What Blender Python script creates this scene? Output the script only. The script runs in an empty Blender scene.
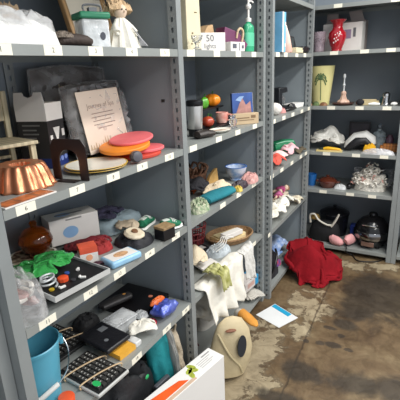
import bpy, bmesh, math, random
import numpy as np
from mathutils import Vector, Matrix, noise
PI = math.pi
COL = bpy.context.scene.collection
def R(a): return math.radians(a)

# ------------------------------------------------------------------ camera
CAM = Vector((.91, 0, 1.556)); FPX = 414.67
RT = Vector((.87231757, .48726991, -.04037437)); UP = Vector((-.11355048, .28221125, .95260858)); FW = Vector((-.4755716, .82639267, -.30150757))
cam = bpy.data.objects.new('camera', bpy.data.cameras.new('camera')); COL.objects.link(cam)
cam.matrix_world = Matrix(((RT.x, UP.x, -FW.x, CAM.x), (RT.y, UP.y, -FW.y, CAM.y), (RT.z, UP.z, -FW.z, CAM.z), (0, 0, 0, 1)))
cam.data.sensor_width = 36; cam.data.lens = 36 * FPX / 400; cam.data.clip_start = .02
bpy.context.scene.camera = cam

# heights of the shelf surfaces: A..C run on the side wall, D along the back
LV = {'1': 1.632, '2': 1.240, '3': .894, '4': .507, '5': .069}
LD = {'0': 1.964, '1': 1.641, '2': 1.238, '3': .875, '4': .555, '5': .069}
def surf(k): return 0.0 if k == 'F' else (LD if k[0] == 'D' else LV)[k[1]]
def at(px, py, k, v=None):
    """point of the place seen at a spot of the photo: k = shelf name, or axis + value"""
    d = (px - 200) / FPX * RT - (py - 200) / FPX * UP + FW
    if v is None: ax, v = 2, surf(k)
    else: ax = 'xyz'.index(k)
    return CAM + d * ((v - CAM[ax]) / d[ax])

# ------------------------------------------------------------------ materials
MATS = {}
def nd(nt, t, **k):
    n = nt.nodes.new(t)
    for a, b in k.items(): setattr(n, a, b)
    return n
def lin(c): return tuple((x / 12.92 if x <= .04045 else ((x + .055) / 1.055) ** 2.4) for x in c)
def S(r, g, b): return lin((r / 255, g / 255, b / 255))
def mat(name, col, rough=.6, metal=0, var=.12, scale=9, bump=0, bscale=60, spec=.5, col2=None, trans=0, sheen=0, kind='noise'):
    if name in MATS: return MATS[name]
    m = bpy.data.materials.new(name); m.use_nodes = True; nt = m.node_tree; L = nt.links
    p = nt.nodes['Principled BSDF']; tc = nd(nt, 'ShaderNodeTexCoord')
    if kind == 'noise': t = nd(nt, 'ShaderNodeTexNoise'); t.inputs['Scale'].default_value = scale; t.inputs['Detail'].default_value = 5
    elif kind == 'wave': t = nd(nt, 'ShaderNodeTexWave'); t.inputs['Scale'].default_value = scale; t.inputs['Distortion'].default_value = 1.5
    elif kind == 'voronoi': t = nd(nt, 'ShaderNodeTexVoronoi'); t.inputs['Scale'].default_value = scale
    elif kind == 'check': t = nd(nt, 'ShaderNodeTexChecker'); t.inputs['Scale'].default_value = scale
    L.new(tc.outputs['Object'], t.inputs['Vector'])
    fac = t.outputs['Fac'] if kind in ('noise', 'wave', 'check') else t.outputs['Distance']
    r = nd(nt, 'ShaderNodeValToRGB')
    a = tuple(max(0, x * (1 - var)) for x in col); b = tuple(min(1, x * (1 + var)) for x in col)
    if col2: a, b = col, col2
    r.color_ramp.elements[0].color = (*a, 1); r.color_ramp.elements[1].color = (*b, 1)
    r.color_ramp.elements[0].position = .32; r.color_ramp.elements[1].position = .68
    L.new(fac, r.inputs[0]); L.new(r.outputs[0], p.inputs['Base Color'])
    p.inputs['Roughness'].default_value = rough; p.inputs['Metallic'].default_value = metal
    p.inputs['Specular IOR Level'].default_value = spec
    if trans: p.inputs['Transmission Weight'].default_value = trans; p.inputs['IOR'].default_value = 1.45
    if sheen: p.inputs['Sheen Weight'].default_value = sheen
    if bump:
        n2 = nd(nt, 'ShaderNodeTexNoise'); n2.inputs['Scale'].default_value = bscale; n2.inputs['Detail'].default_value = 4
        L.new(tc.outputs['Object'], n2.inputs['Vector'])
        bp = nd(nt, 'ShaderNodeBump'); bp.inputs['Strength'].default_value = bump; bp.inputs['Distance'].default_value = .01
        L.new(n2.outputs['Fac'], bp.inputs['Height']); L.new(bp.outputs[0], p.inputs['Normal'])
    MATS[name] = m
    return m
def film(name, col, clear=.6, rough=.12):
    """thin clear plastic: part see-through, part glossy"""
    if name in MATS: return MATS[name]
    m = bpy.data.materials.new(name); m.use_nodes = True; nt = m.node_tree; L = nt.links
    p = nt.nodes['Principled BSDF']; out = nt.nodes['Material Output']
    p.inputs['Base Color'].default_value = (*col, 1); p.inputs['Roughness'].default_value = rough
    tr = nd(nt, 'ShaderNodeBsdfTransparent'); mx = nd(nt, 'ShaderNodeMixShader')
    tc = nd(nt, 'ShaderNodeTexCoord'); t = nd(nt, 'ShaderNodeTexNoise'); t.inputs['Scale'].default_value = 14; t.inputs['Detail'].default_value = 4
    L.new(tc.outputs['Object'], t.inputs['Vector'])
    r = nd(nt, 'ShaderNodeMapRange'); r.inputs['From Min'].default_value = .35; r.inputs['From Max'].default_value = .65
    r.inputs['To Min'].default_value = max(0, 1 - clear - .2); r.inputs['To Max'].default_value = min(1, 1 - clear + .2)
    L.new(t.outputs['Fac'], r.inputs['Value']); L.new(r.outputs[0], mx.inputs[0])
    L.new(tr.outputs[0], mx.inputs[1]); L.new(p.outputs[0], mx.inputs[2]); L.new(mx.outputs[0], out.inputs['Surface'])
    bp = nd(nt, 'ShaderNodeBump'); bp.inputs['Strength'].default_value = .6; bp.inputs['Distance'].default_value = .01
    n2 = nd(nt, 'ShaderNodeTexNoise'); n2.inputs['Scale'].default_value = 35; L.new(tc.outputs['Object'], n2.inputs['Vector'])
    L.new(n2.outputs['Fac'], bp.inputs['Height']); L.new(bp.outputs[0], p.inputs['Normal'])
    MATS[name] = m
    return m

STEEL = mat('shelf_paint', S(150, 154, 151), .42, .15, .05, 5, .03, 120)
POST = mat('post_paint', S(146, 151, 151), .45, .15, .06, 6, .03, 120)
PANEL = mat('panel_paint', S(142, 151, 156), .5, .1, .06, 2.5, .03, 90)
BACKP = mat('back_panel_paint', S(136, 144, 152), .5, .1, .06, 2.5, .03, 90)
LABEL = mat('sticker_paper', S(244, 240, 222), .7, 0, .03, 20)
INK = mat('marker_ink', S(40, 38, 42), .6)
WHITE = mat('white_plastic', S(236, 235, 230), .4, 0, .03)
CARD = mat('white_card', S(232, 228, 222), .6, 0, .04, 12)
BLACK = mat('black_plastic', S(22, 22, 25), .35)
DARK = mat('dark_fabric', S(36, 35, 40), .9, 0, .3, 14, .4, 90)
GREY = mat('grey_plastic', S(110, 112, 115), .4)
CHROME = mat('bright_metal', S(205, 205, 205), .18, 1, .05)
CREAM = mat('cream_card', S(226, 215, 182), .6, 0, .05)
TAN = mat('tan_wood', S(176, 140, 96), .55, 0, .2, 18, kind='wave')
CLEAR = film('clear_plastic', (.85, .87, .88), .55)
CLEARW = film('milky_plastic', (.86, .86, .84), .35)
GLASS = mat('clear_glass', (.95, .97, .97), .04, trans=.9)
WCLOTH = mat('white_cloth', S(232, 228, 216), .9, 0, .05, 20, .3, 60)

# ------------------------------------------------------------------ mesh builder
class B:
    def __init__(s): s.bm = bmesh.new(); s.mi = 0
    def fs(s, vs, fc):
        v = [s.bm.verts.new(p) for p in vs]
        for f in fc:
            try: s.bm.faces.new([v[i] for i in f]).material_index = s.mi
            except ValueError: pass
        return s
    def box(s, x0, x1, y0, y1, z0, z1, M=None):
        vs = [Vector(p) for p in ((x0, y0, z0), (x1, y0, z0), (x1, y1, z0), (x0, y1, z0), (x0, y0, z1), (x1, y0, z1), (x1, y1, z1), (x0, y1, z1))]
        if M: vs = [M @ v for v in vs]
        return s.fs(vs, [(0, 3, 2, 1), (4, 5, 6, 7), (0, 1, 5, 4), (1, 2, 6, 5), (2, 3, 7, 6), (3, 0, 4, 7)])
    def cb(s, c, sz, M=None):
        x, y, z = c; a, b, d = (q / 2 for q in sz)
        return s.box(x - a, x + a, y - b, y + b, z - d, z + d, M)
    def lathe(s, prof, seg=28, sx=1, sy=1, flute=0, nf=12, tw=0, c=(0, 0, 0), M=None, ring=False):
        rows = []
        for r, z in prof:
            row = []
            for j in range(seg):
                a = 2 * PI * j / seg; rr = r * (1 + flute * math.cos(nf * a + tw * z))
                p = Vector((c[0] + rr * sx * math.cos(a), c[1] + rr * sy * math.sin(a), c[2] + z))
                row.append(s.bm.verts.new(M @ p if M else p))
            rows.append(row)
        for a, b in zip(rows, rows[1:]):
            for j in range(seg):
                k = (j + 1) % seg
                s.bm.faces.new((a[j], a[k], b[k], b[j])).material_index = s.mi
        if ring:
            for j in range(seg):
                k = (j + 1) % seg; s.bm.faces.new((rows[-1][j], rows[-1][k], rows[0][k], rows[0][j])).material_index = s.mi
            return s
        for row, rev in ((rows[0], 1), (rows[-1], 0)):
            s.bm.faces.new(row[::-1] if rev else row).material_index = s.mi
        return s
    def cyl(s, r, z0, z1, seg=24, c=(0, 0), M=None, sx=1, sy=1): return s.lathe([(r, z0), (r, z1)], seg, sx, sy, c=(c[0], c[1], 0), M=M)
    def ball(s, c, r, seg=16, M=None):
        if not hasattr(r, '__len__'): r = (r, r, r)
        n = max(6, seg // 2)
        pr = [(max(1e-4, math.sin(PI * i / n)), -math.cos(PI * i / n)) for i in range(n + 1)]
        T = Matrix.Translation(c) @ Matrix.Diagonal((*r, 1))
        return s.lathe(pr, seg, M=(M @ T if M else T))
    def loft(s, pts, rad, seg=12, amp=0, seed=0, up=(0, 0, 1), fr=8):
        pts = [Vector(p) for p in pts]; rows = []
        for i, p in enumerate(pts):
            t = (pts[min(i + 1, len(pts) - 1)] - pts[max(i - 1, 0)]).normalized()
            u = Vector(up)
            if abs(t.dot(u)) > .95: u = Vector((0, 1, 0))
            sd = t.cross(u).normalized(); u = sd.cross(t)
            a, b = rad[i] if hasattr(rad[i], '__len__') else (rad[i], rad[i])
            row = []
            for j in range(seg):
                th = 2 * PI * j / seg; q = p + sd * a * math.cos(th) + u * b * math.sin(th)
                if amp: q = p + (q - p) * (1 + amp * noise.noise(q * fr + Vector((seed, seed * 1.7, 0))))
                row.append(s.bm.verts.new(q))
            rows.append(row)
        for a, b in zip(rows, rows[1:]):
            for j in range(seg):
                k = (j + 1) % seg; s.bm.faces.new((a[j], a[k], b[k], b[j])).material_index = s.mi
        s.bm.faces.new(rows[0][::-1]).material_index = s.mi; s.bm.faces.new(rows[-1]).material_index = s.mi
        return s
    def tube(s, pts, r, seg=6, smooth=6, closed=False):
        P = [Vector(p) for p in pts]
        if smooth and len(P) > 2:
            Q = []
            for i in range(len(P) - 1):
                p0, p1, p2, p3 = P[max(i - 1, 0)], P[i], P[i + 1], P[min(i + 2, len(P) - 1)]
                for k in range(smooth):
                    t = k / smooth
                    Q.append(.5 * ((2 * p1) + (p2 - p0) * t + (2 * p0 - 5 * p1 + 4 * p2 - p3) * t * t + (3 * p1 - p0 - 3 * p2 + p3) * t ** 3))
            P = Q + [P[-1]]
        return s.loft(P, [r] * len(P), seg)
    def prism(s, poly, y0, y1, M=None):
        """polygon in xz extruded along y"""
        n = len(poly)
        vs = [Vector((x, y0, z)) for x, z in poly] + [Vector((x, y1, z)) for x, z in poly]
        if M: vs = [M @ v for v in vs]
        return s.fs(vs, [tuple(range(n)), tuple(range(2 * n - 1, n - 1, -1))] + [(i, i + n, (i + 1) % n + n, (i + 1) % n) for i in range(n)])
    def heap(s, w, d, h, seed=0, fold=.4, freq=3, n=16, seg=48, sq=2.6, irr=.12, prof=.55, c=(0, 0, 0), ang=.6, st=.45, mid=0):
        """a crumpled soft thing lying on its base"""
        rows = []; ca, sa = math.cos(ang), math.sin(ang)
        def hgt(u, v, rho):
            a, b = (u * ca + v * sa) * freq, (-u * sa + v * ca) * freq * st
            f = noise.noise((a + .6 * noise.noise((u * 2, v * 2, seed + 9)), b, seed * 3.7)); g = noise.noise((a * 2.3, b * 2.3, seed * 1.3 + 5))
            rd = 1 - abs(f) * 1.8; rd = rd * .75 + .5 * (1 - abs(g) * 1.8) * .5
            return h * (max(0, 1 - rho ** 3) ** prof) * (1 - fold + fold * rd - mid * (1 - rho ** 2))
        top = s.bm.verts.new((c[0], c[1], c[2] + hgt(0, 0, 0)))
        for i in range(1, n + 1):
            rho = i / n; row = []
            for j in range(seg):
                th = 2 * PI * j / seg; cs, sn = math.cos(th), math.sin(th)
                q = (abs(cs) ** sq + abs(sn) ** sq) ** (-1 / sq) * (1 + irr * noise.noise((cs * 1.6 + seed, sn * 1.6, seed * .7)) * (.4 + .6 * rho))
                u, v = rho * q * cs, rho * q * sn
                row.append(s.bm.verts.new((c[0] + u * w / 2, c[1] + v * d / 2, c[2] + (hgt(u, v, rho) if i < n else 0))))
            rows.append(row)
        for j in range(seg): s.bm.faces.new((top, rows[0][j], rows[0][(j + 1) % seg])).material_index = s.mi
        for a, b in zip(rows, rows[1:]):
            for j in range(seg):
                k = (j + 1) % seg; s.bm.faces.new((a[j], b[j], b[k], a[k])).material_index = s.mi
        s.bm.faces.new(rows[-1][::-1]).material_index = s.mi
        return s
    def drape(s, w, d, h, seed=0, N=40, comp=.66, peak=(0, 0), steps=110, lump=.62, rough=.35, bend=.25, turn=.3, lp=.55, wall=.5):
        """a loose sheet let fall over a lump, so that it wrinkles like cloth"""
        rng = np.random.default_rng(seed); g = np.linspace(-.5, .5, N)
        U, V = np.meshgrid(g, g, indexing='ij'); sx, sy = w / comp / (N - 1), d / comp / (N - 1); dg = math.hypot(sx, sy)
        nz = np.array([[noise.noise((u * 5 + seed, v * 5, seed * .37)) for v in g] for u in g]); nq = np.array([[noise.noise((u * 5, v * 5 + seed, 9 + seed * .61)) for v in g] for u in g])
        c, q = math.cos(turn), math.sin(turn)
        k = .93
        X = (U * c - V * q) * w * k + nz * w * .06; Y = (U * q + V * c) * d * k + nq * d * .06
        ph = [(rng.uniform(2, 4.5), rng.uniform(0, 6.28), rng.uniform(2, 4.5)) for _ in range(3)]
        ang_ = np.arctan2(Y, X); edge = 1 + .12 * np.sin(ang_ * 3 + seed) + .07 * np.sin(ang_ * 7 + seed * 2)
        def lz(x, y):
            a, b_ = x / (w * lump) - peak[0], y / (d * lump) - peak[1]
            r2 = np.clip(1 - (a * a + b_ * b_), 0, 1) ** lp
            m = sum(np.sin(x / w * p[0] * 2.2 + p[1]) * np.cos(y / d * p[2] * 2.2 + p[1]) for p in ph) / 3
            return h * r2 * (1 + rough * m) * .93 + .004
        Z = lz(X, Y) + .03 + nq * .05 * max(w, d) + rng.normal(0, .002, X.shape)
        P = np.stack([X, Y, Z], -1); O = P.copy()
        def con(a, b_, L, st):
            A, C = P[a], P[b_]; D = C - A; n = np.linalg.norm(D, axis=-1, keepdims=True) + 1e-9
            e = D * ((n - L) / n) * (.5 * st); P[a] = A + e; P[b_] = C - e
        S_ = slice
        cons = []
        for o in (0, 1):
            m = (N - o) // 2 * 2 + o
            cons.append(((S_(o, m, 2),), (S_(o + 1, m + 1, 2),), sx, .9)); cons.append(((S_(None), S_(o, m, 2)), (S_(None), S_(o + 1, m + 1, 2)), sy, .9))
        for o in (0, 1):
            m = (N - o) // 2 * 2 + o
            cons.append(((S_(o, m, 2), S_(0, N - 1)), (S_(o + 1, m + 1, 2), S_(1, N)), dg, .35)); cons.append(((S_(o, m, 2), S_(1, N)), (S_(o + 1, m + 1, 2), S_(0, N - 1)), dg, .35))
        for j in (3,):
            for o in range(0, 2 * j, j):
                n = (N - o) // (2 * j)
                ia = np.concatenate([np.arange(o + 2 * j * t, o + 2 * j * t + j) for t in range(n)]); ia = ia[ia + j < N]
                cons.append(((ia,), (ia + j,), sx * j, bend)); cons.append(((S_(None), ia), (S_(None), ia + j), sy * j, bend))
        for it in range(steps):
            vel = (P - O) * .94; vel = np.clip(vel, -.02, .02); O = P.copy(); P = P + vel; P[..., 2] -= .0011
            for _ in range(3):
                for a, b_, L, st in cons: con(a, b_, L, st)
            f = lz(P[..., 0], P[..., 1]); hit = P[..., 2] < f
            rr = (np.abs(P[..., 0] / (w * wall)) ** 3 + np.abs(P[..., 1] / (d * wall)) ** 3) ** (1 / 3) / edge; P[..., :2] = np.where((rr > 1)[..., None], P[..., :2] / np.maximum(rr, 1)[..., None], P[..., :2])
            P[..., 2] = np.where(hit, f, P[..., 2]); hh = hit[..., None]
            P[..., :2] = np.where(hh, O[..., :2] + (P[..., :2] - O[..., :2]) * .45, P[..., :2])
        P[..., 2] = np.maximum(P[..., 2], .003)
        o = s.fs([tuple(p) for p in P.reshape(-1, 3)], [(i * N + j, (i + 1) * N + j, (i + 1) * N + j + 1, i * N + j + 1) for i in range(N - 1) for j in range(N - 1)])
        return s
    def hang(s, w, flat, drop, skew=0, seed=0, amp=.012, n=46, m=30, r=.014):
        """cloth lying on a shelf (y > 0) and hanging over its front edge (y < 0); x along the shelf"""
        vs = []; L = flat + r * 1.57 + drop
        for i in range(n + 1):
            u = i / n - .5
            for j in range(m + 1):
                v = j / m; dr = drop * (1 + skew * u * 2 + .12 * noise.noise((u * 4, seed, 1))); Lj = flat + r * 1.57 + dr; t = v * Lj
                if t < flat: y, z, hgt = flat - t, .006, 0
                elif t < flat + r * 1.57: a = (t - flat) / r; y, z, hgt = -r * math.sin(a), .006 - r + r * math.cos(a), .15
                else: q = t - flat - r * 1.57; y, z, hgt = -r, .006 - r - q, .15 + .85 * q / drop
                f = math.sin(u * 22 + 2.2 * noise.noise((u * 3, v * 2, seed))) * .6 + noise.noise((u * 9, v * 3, seed + 4))
                g = abs(noise.noise((u * 6 + seed, v * 5, seed * 2)))
                vs.append((u * w * (1 - .12 * hgt) + .01 * noise.noise((u * 3, v * 4, seed + 7)), y - hgt * (amp * 1.6 + amp * f), z + (1 - min(1, hgt * 3)) * g * .05 * min(1, v * 6)))
        return s.fs(vs, [(i * (m + 1) + j, (i + 1) * (m + 1) + j, (i + 1) * (m + 1) + j + 1, i * (m + 1) + j + 1) for i in range(n) for j in range(m)])
    def pillow(s, w, d, h, seed=0, amp=.15, n=18, fr=6, M=None):
        """soft slab: xz outline, puffed along y"""
        vs = []; fc = []
        for sg in (-1, 1):
            o = len(vs)
            for i in range(n + 1):
                for j in range(n + 1):
                    u, v = i / n * 2 - 1, j / n * 2 - 1
                    e = max(0, (1 - abs(u) ** 3.5) * (1 - abs(v) ** 3.5)) ** .5
                    nn = noise.noise((u * fr / 2, v * fr / 2, seed + sg)) * amp
                    p = Vector((u * w / 2 * (1 - .03 * v * v), sg * d / 2 * e * (1 + nn * 2), (v + 1) * h / 2 * (1 - .04 * u * u)))
                    vs.append(M @ p if M else p)
            for i in range(n):
                for j in range(n):
                    q = [o + i * (n + 1) + j, o + (i + 1) * (n + 1) + j, o + (i + 1) * (n + 1) + j + 1, o + i * (n + 1) + j + 1]
                    fc.append(q if sg < 0 else q[::-1])
        s.fs(vs, fc); bmesh.ops.remove_doubles(s.bm, verts=s.bm.verts, dist=1e-5)
        return s
    def text(s, t, size, M):
        cu = bpy.data.curves.new('t', 'FONT'); cu.body = t; cu.size = size; cu.align_x = 'CENTER'; cu.align_y = 'CENTER'; cu.resolution_u = 2
        o = bpy.data.objects.new('t', cu); COL.objects.link(o)
        dg = bpy.context.evaluated_depsgraph_get(); me = o.evaluated_get(dg).to_mesh()
        vs = [M @ v.co for v in me.vertices]; fc = [tuple(p.vertices) for p in me.polygons]
        s.fs(vs, fc); o.evaluated_get(dg).to_mesh_clear(); bpy.data.objects.remove(o); bpy.data.curves.remove(cu)
        return s
    def ob(s, name, mats, parent=None, loc=(0, 0, 0), rz=0, bevel=0, smooth=True, rot=None):
        me = bpy.data.meshes.new(name)
        bmesh.ops.recalc_face_normals(s.bm, faces=s.bm.faces)
        s.bm.to_mesh(me); s.bm.free()
        o = bpy.data.objects.new(name, me); COL.objects.link(o)
        for m in (mats if isinstance(mats, (list, tuple)) else [mats]): me.materials.append(m)
        if smooth:
            me.polygons.foreach_set('use_smooth', [True] * len(me.polygons)); me.set_sharp_from_angle(angle=R(38))
        o.location = loc; o.rotation_euler = rot or (0, 0, R(rz)); o.parent = parent
        if bevel:
            b = o.modifiers.new('bevel', 'BEVEL'); b.width = bevel; b.segments = 2; b.limit_method = 'ANGLE'; b.angle_limit = R(40)
        return o
def front(x, y, z): return Matrix.Translation((x, y, z)) @ Matrix.Rotation(PI / 2, 4, 'X')      # text facing -y
def topm(x, y, z, a=0): return Matrix.Translation((x, y, z)) @ Matrix.Rotation(R(a), 4, 'Z')    # text facing up
def tag(o, label, cat, group=None):
    o['label'] = label; o['category'] = cat
    if group: o['group'] = group
    return o
EPS = .0008; BASE = {}
def thing(name, label, cat, p, rz=90, group=None, dz=0, rot=None):
    o = bpy.data.objects.new(name, None); COL.objects.link(o); o.empty_display_size = .05
    o.location = (p[0], p[1], p[2] + EPS + dz); o.rotation_euler = rot or (0, 0, R(rz))
    BASE[o.name] = o.location.z
    return tag(o, label, cat, group)
def one(b, name, mats, label, cat, p, rz=90, group=None, dz=0, bevel=0, rot=None, smooth=True):
    o = b.ob(name, mats, None, (p[0], p[1], p[2] + EPS + dz), rz, bevel, smooth, rot)
    BASE[o.name] = o.location.z - dz
    return tag(o, label, cat, group)
def cloth(label, w, d, h, m, p, rz=90, seed=0, name='cloth', cat='cloth', dz=0, group=None, thick=.004, **k):
    b = B(); b.drape(w, d, h, seed, **k); o = one(b, name, m, label, cat, p, rz, group, dz)
    sm = o.modifiers.new('soft', 'SUBSURF'); sm.levels = sm.render_levels = 1
    so = o.modifiers.new('thickness', 'SOLIDIFY'); so.thickness = thick; so.offset = 1
    return o
def hung(label, w, flat, drop, m, p, seed, name, cat, rz=90, thick=.004, **k):
    b = B(); b.hang(w, flat, drop, seed=seed, **k); o = one(b, name, m, label, cat, p, rz); o['keep'] = 1
    so = o.modifiers.new('thickness', 'SOLIDIFY'); so.thickness = thick; so.offset = 1
    return o
def lump(label, w, d, h, m, p, rz=90, seed=0, name='cloth', cat='cloth', dz=0, group=None, **k):
    b = B(); b.heap(w, d, h, seed, **{**dict(fold=.55, freq=4), **k}); return one(b, name, m, label, cat, p, rz, group, dz)
def struct(b, name, mats, **k):
    o = b.ob(name, mats, **k); o['kind'] = 'structure'; return o
def on(x, y, k): return Vector((x, y, surf(k)))

# ------------------------------------------------------------------ the setting
def floor_mat():
    m = bpy.data.materials.new('stained_concrete'); m.use_nodes = True; nt = m.node_tree; L = nt.links; p = nt.nodes['Principled BSDF']
    tc = nd(nt, 'ShaderNodeTexCoord'); mp = nd(nt, 'ShaderNodeMapping'); L.new(tc.outputs['Object'], mp.inputs['Vector'])
    n1 = nd(nt, 'ShaderNodeTexNoise'); n1.inputs['Scale'].default_value = 2.6; n1.inputs['Detail'].default_value = 9; n1.inputs['Roughness'].default_value = .62; n1.inputs['Distortion'].default_value = .5
    n2 = nd(nt, 'ShaderNodeTexNoise'); n2.inputs['Scale'].default_value = 11; n2.inputs['Detail'].default_value = 6; n2.inputs['Roughness'].default_value = .65; n2.inputs['Distortion'].default_value = 1.2
    n3 = nd(nt, 'ShaderNodeTexNoise'); n3.inputs['Scale'].default_value = 8; n3.inputs['Detail'].default_value = 9; n3.inputs['Roughness'].default_value = .72; n3.inputs['Distortion'].default_value = .4
    for n in (n1, n2, n3): L.new(mp.outputs[0], n.inputs['Vector'])
    r1 = nd(nt, 'ShaderNodeValToRGB'); cr = r1.color_ramp
    cr.elements[0].position = .32; cr.elements[0].color = (*S(80, 62, 43), 1); cr.elements[1].position = .68; cr.elements[1].color = (*S(134, 117, 89), 1)
    e = cr.elements.new(.5); e.color = (*S(106, 87, 63), 1)
    L.new(n1.outputs['Fac'], r1.inputs[0]); last = r1.outputs[0]
    sep = nd(nt, 'ShaderNodeSeparateXYZ'); L.new(mp.outputs[0], sep.inputs[0])
    def math_(op, a, b=None, v=None):
        q = nd(nt, 'ShaderNodeMath', operation=op)
        L.new(a, q.inputs[0]) if a is not None else None
        if b is not None: L.new(b, q.inputs[1])
        elif v is not None: q.inputs[1].default_value = v
        return q.outputs[0]
    def mask(blobs, noise_out, amt, lo, hi):
        acc = None
        for x, y, rx, ry in blobs:
            dx = math_('MULTIPLY', math_('SUBTRACT', sep.outputs[0], v=x), v=1 / rx); dy = math_('MULTIPLY', math_('SUBTRACT', sep.outputs[1], v=y), v=1 / ry)
            d = math_('SQRT', math_('ADD', math_('MULTIPLY', dx, dx), math_('MULTIPLY', dy, dy)))
            acc = d if acc is None else math_('MINIMUM', acc, d)
        nn = math_('MULTIPLY', math_('SUBTRACT', noise_out, v=.5), v=amt)
        mr = nd(nt, 'ShaderNodeMapRange'); mr.interpolation_type = 'SMOOTHSTEP'
        mr.inputs['From Min'].default_value = lo; mr.inputs['From Max'].default_value = hi; mr.inputs['To Min'].default_value = 1; mr.inputs['To Max'].default_value = 0
        L.new(math_('ADD', acc, nn), mr.inputs['Value']); return mr.outputs[0]
    def over(col, fac, k):
        global_last = last
        mx = nd(nt, 'ShaderNodeMix', data_type='RGBA'); f = math_('MULTIPLY', fac, v=k); L.new(f, mx.inputs['Factor'])
        L.new(global_last, mx.inputs['A']); mx.inputs['B'].default_value = (*col, 1)
        return mx.outputs['Result']
    pm = mask(PALE, n3.outputs['Fac'], 5.2, .6, 1.1)
    last = over(S(176, 163, 136), math_('MULTIPLY', pm, math_('MULTIPLY_ADD' if 0 else 'ADD', n1.outputs['Fac'], v=.3)), .85)
    edge_ = math_('MULTIPLY', math_('MULTIPLY', pm, math_('SUBTRACT', math_('MULTIPLY', pm, v=-1), v=-1)), v=4)
    last = over(S(58, 46, 34), edge_, .6)
    a_, b_ = F(319, 308), F(284, 389); tn = (b_ - a_).normalized(); nx, ny = -tn.y, tn.x; cc = a_.x * nx + a_.y * ny
    sd = math_('ABSOLUTE', math_('SUBTRACT', math_('ADD', math_('ADD', math_('MULTIPLY', sep.outputs[0], v=nx), math_('MULTIPLY', sep.outputs[1], v=ny)), math_('MULTIPLY', n2.outputs['Fac'], v=.03)), v=cc + .015))
    sm_ = nd(nt, 'ShaderNodeMapRange'); sm_.inputs['From Min'].default_value = .002; sm_.inputs['From Max'].default_value = .008; sm_.inputs['To Min'].default_value = 1; sm_.inputs['To Max'].default_value = 0
    L.new(sd, sm_.inputs['Value']); last = over(S(56, 45, 34), sm_.outputs[0], .7)
    last = over(S(50, 45, 39), mask(STAIN, n1.outputs['Fac'], 3.0, .6, 1.25), .8)
    last = over(S(52, 47, 42), mask(SPOT, n2.outputs['Fac'], 1.2, .7, 1.1), .75)
    r3 = nd(nt, 'ShaderNodeValToRGB'); r3.color_ramp.elements[0].position = .38; r3.color_ramp.elements[1].position = .62
    r3.color_ramp.elements[0].color = (.66, .64, .6, 1); r3.color_ramp.elements[1].color = (1.12, 1.12, 1.1, 1); L.new(n2.outputs['Fac'], r3.inputs[0])
    mm = nd(nt, 'ShaderNodeMix', data_type='RGBA', blend_type='MULTIPLY'); mm.inputs['Factor'].default_value = .8
    L.new(last, mm.inputs['A']); L.new(r3.outputs[0], mm.inputs['B']); L.new(mm.outputs['Result'], p.inputs['Base Color'])
    rr = nd(nt, 'ShaderNodeMapRange'); rr.inputs['To Min'].default_value = .3; rr.inputs['To Max'].default_value = .65; L.new(n2.outputs['Fac'], rr.inputs['Value']); L.new(rr.outputs[0], p.inputs['Roughness'])
    bp = nd(nt, 'ShaderNodeBump'); bp.inputs['Strength'].default_value = .25; bp.inputs['Distance'].default_value = .01; L.new(n2.outputs['Fac'], bp.inputs['Height']); L.new(bp.outputs[0], p.inputs['Normal'])
    return m
def F(px, py): return at(px, py, 'F')
def blob(px, py, rx, ry): q = F(px, py); return (q.x, q.y, rx, ry)
PALE = [blob(247, 360, .16, .28), blob(262, 345, .14, .16), blob(250, 325, .08, .12), blob(235, 392, .1, .1), blob(330, 262, .35, .1), blob(378, 266, .2, .07), blob(310, 305, .15, .2), blob(300, 330, .08, .1), blob(250, 378, .14, .12), blob(228, 388, .1, .1), blob(272, 335, .07, .1)]
STAIN = [blob(395, 300, .34, .3), blob(362, 302, .16, .2), blob(360, 385, .14, .1), blob(396, 392, .14, .12), blob(300, 372, .1, .08), blob(280, 398, .14, .05), blob(345, 325, .07, .05)]
SPOT = [blob(333, 345, .055, .03), blob(320, 343, .03, .025), blob(341, 336, .022, .02), blob(330, 328, .045, .02), blob(306, 341, .02, .02), blob(348, 350, .03, .018)]
struct(B().box(-.7, 3.2, -1.6, 4.1, -.05, 0), 'floor', floor_mat())
WALLM = mat('painted_block_wall', S(120, 122, 120), .85, 0, .06, 4, .2, 40)
struct(B().box(-.75, -.6, -1.6, 4.1, -.05, 3.0), 'wall_side', WALLM)
struct(B().box(-.75, 3.2, 4.0, 4.12, -.05, 3.0), 'wall_back', WALLM)

# ------------------------------------------------------------------ steel shelving
PH = 2.14; FL = .035; DEP = .46
def flange(b, x, y0, y1, holes=True, t=.002):
    """side leg of an angle post with its row of slots"""
    if not holes: return b.box(x - t / 2, x + t / 2, y0, y1, 0, PH)
    w = y1 - y0; s0, s1 = y0 + w * .38, y0 + w * .64
    b.box(x - t / 2, x + t / 2, y0, s0, 0, PH); b.box(x - t / 2, x + t / 2, s1, y1, 0, PH)
    z = 0.0
    while z < PH:
        b.box(x - t / 2, x + t / 2, s0, s1, z, min(PH, z + .021)); z += .038
    return b
def post(root, x, side, back=False):
    """angle post whose front leg runs x..x+FL; side = which edge carries the slotted leg"""
    b = B(); y = DEP - .004 if back else 0
    b.box(x, x + FL, y, y + .002, 0, PH)
    if not back and side in 'lp': flange(b, x + .001, .002, .04, side == 'l')
    if not back and side in 'rb': flange(b, x + FL - .001, .002, .04)
    if back:
        if side in 'lp': flange(b, x + .001, DEP - .04, DEP - .004)
        if side in 'rb': flange(b, x + FL - .001, DEP - .04, DEP - .004)
    return b.ob('post', POST, root, smooth=False)
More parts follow.
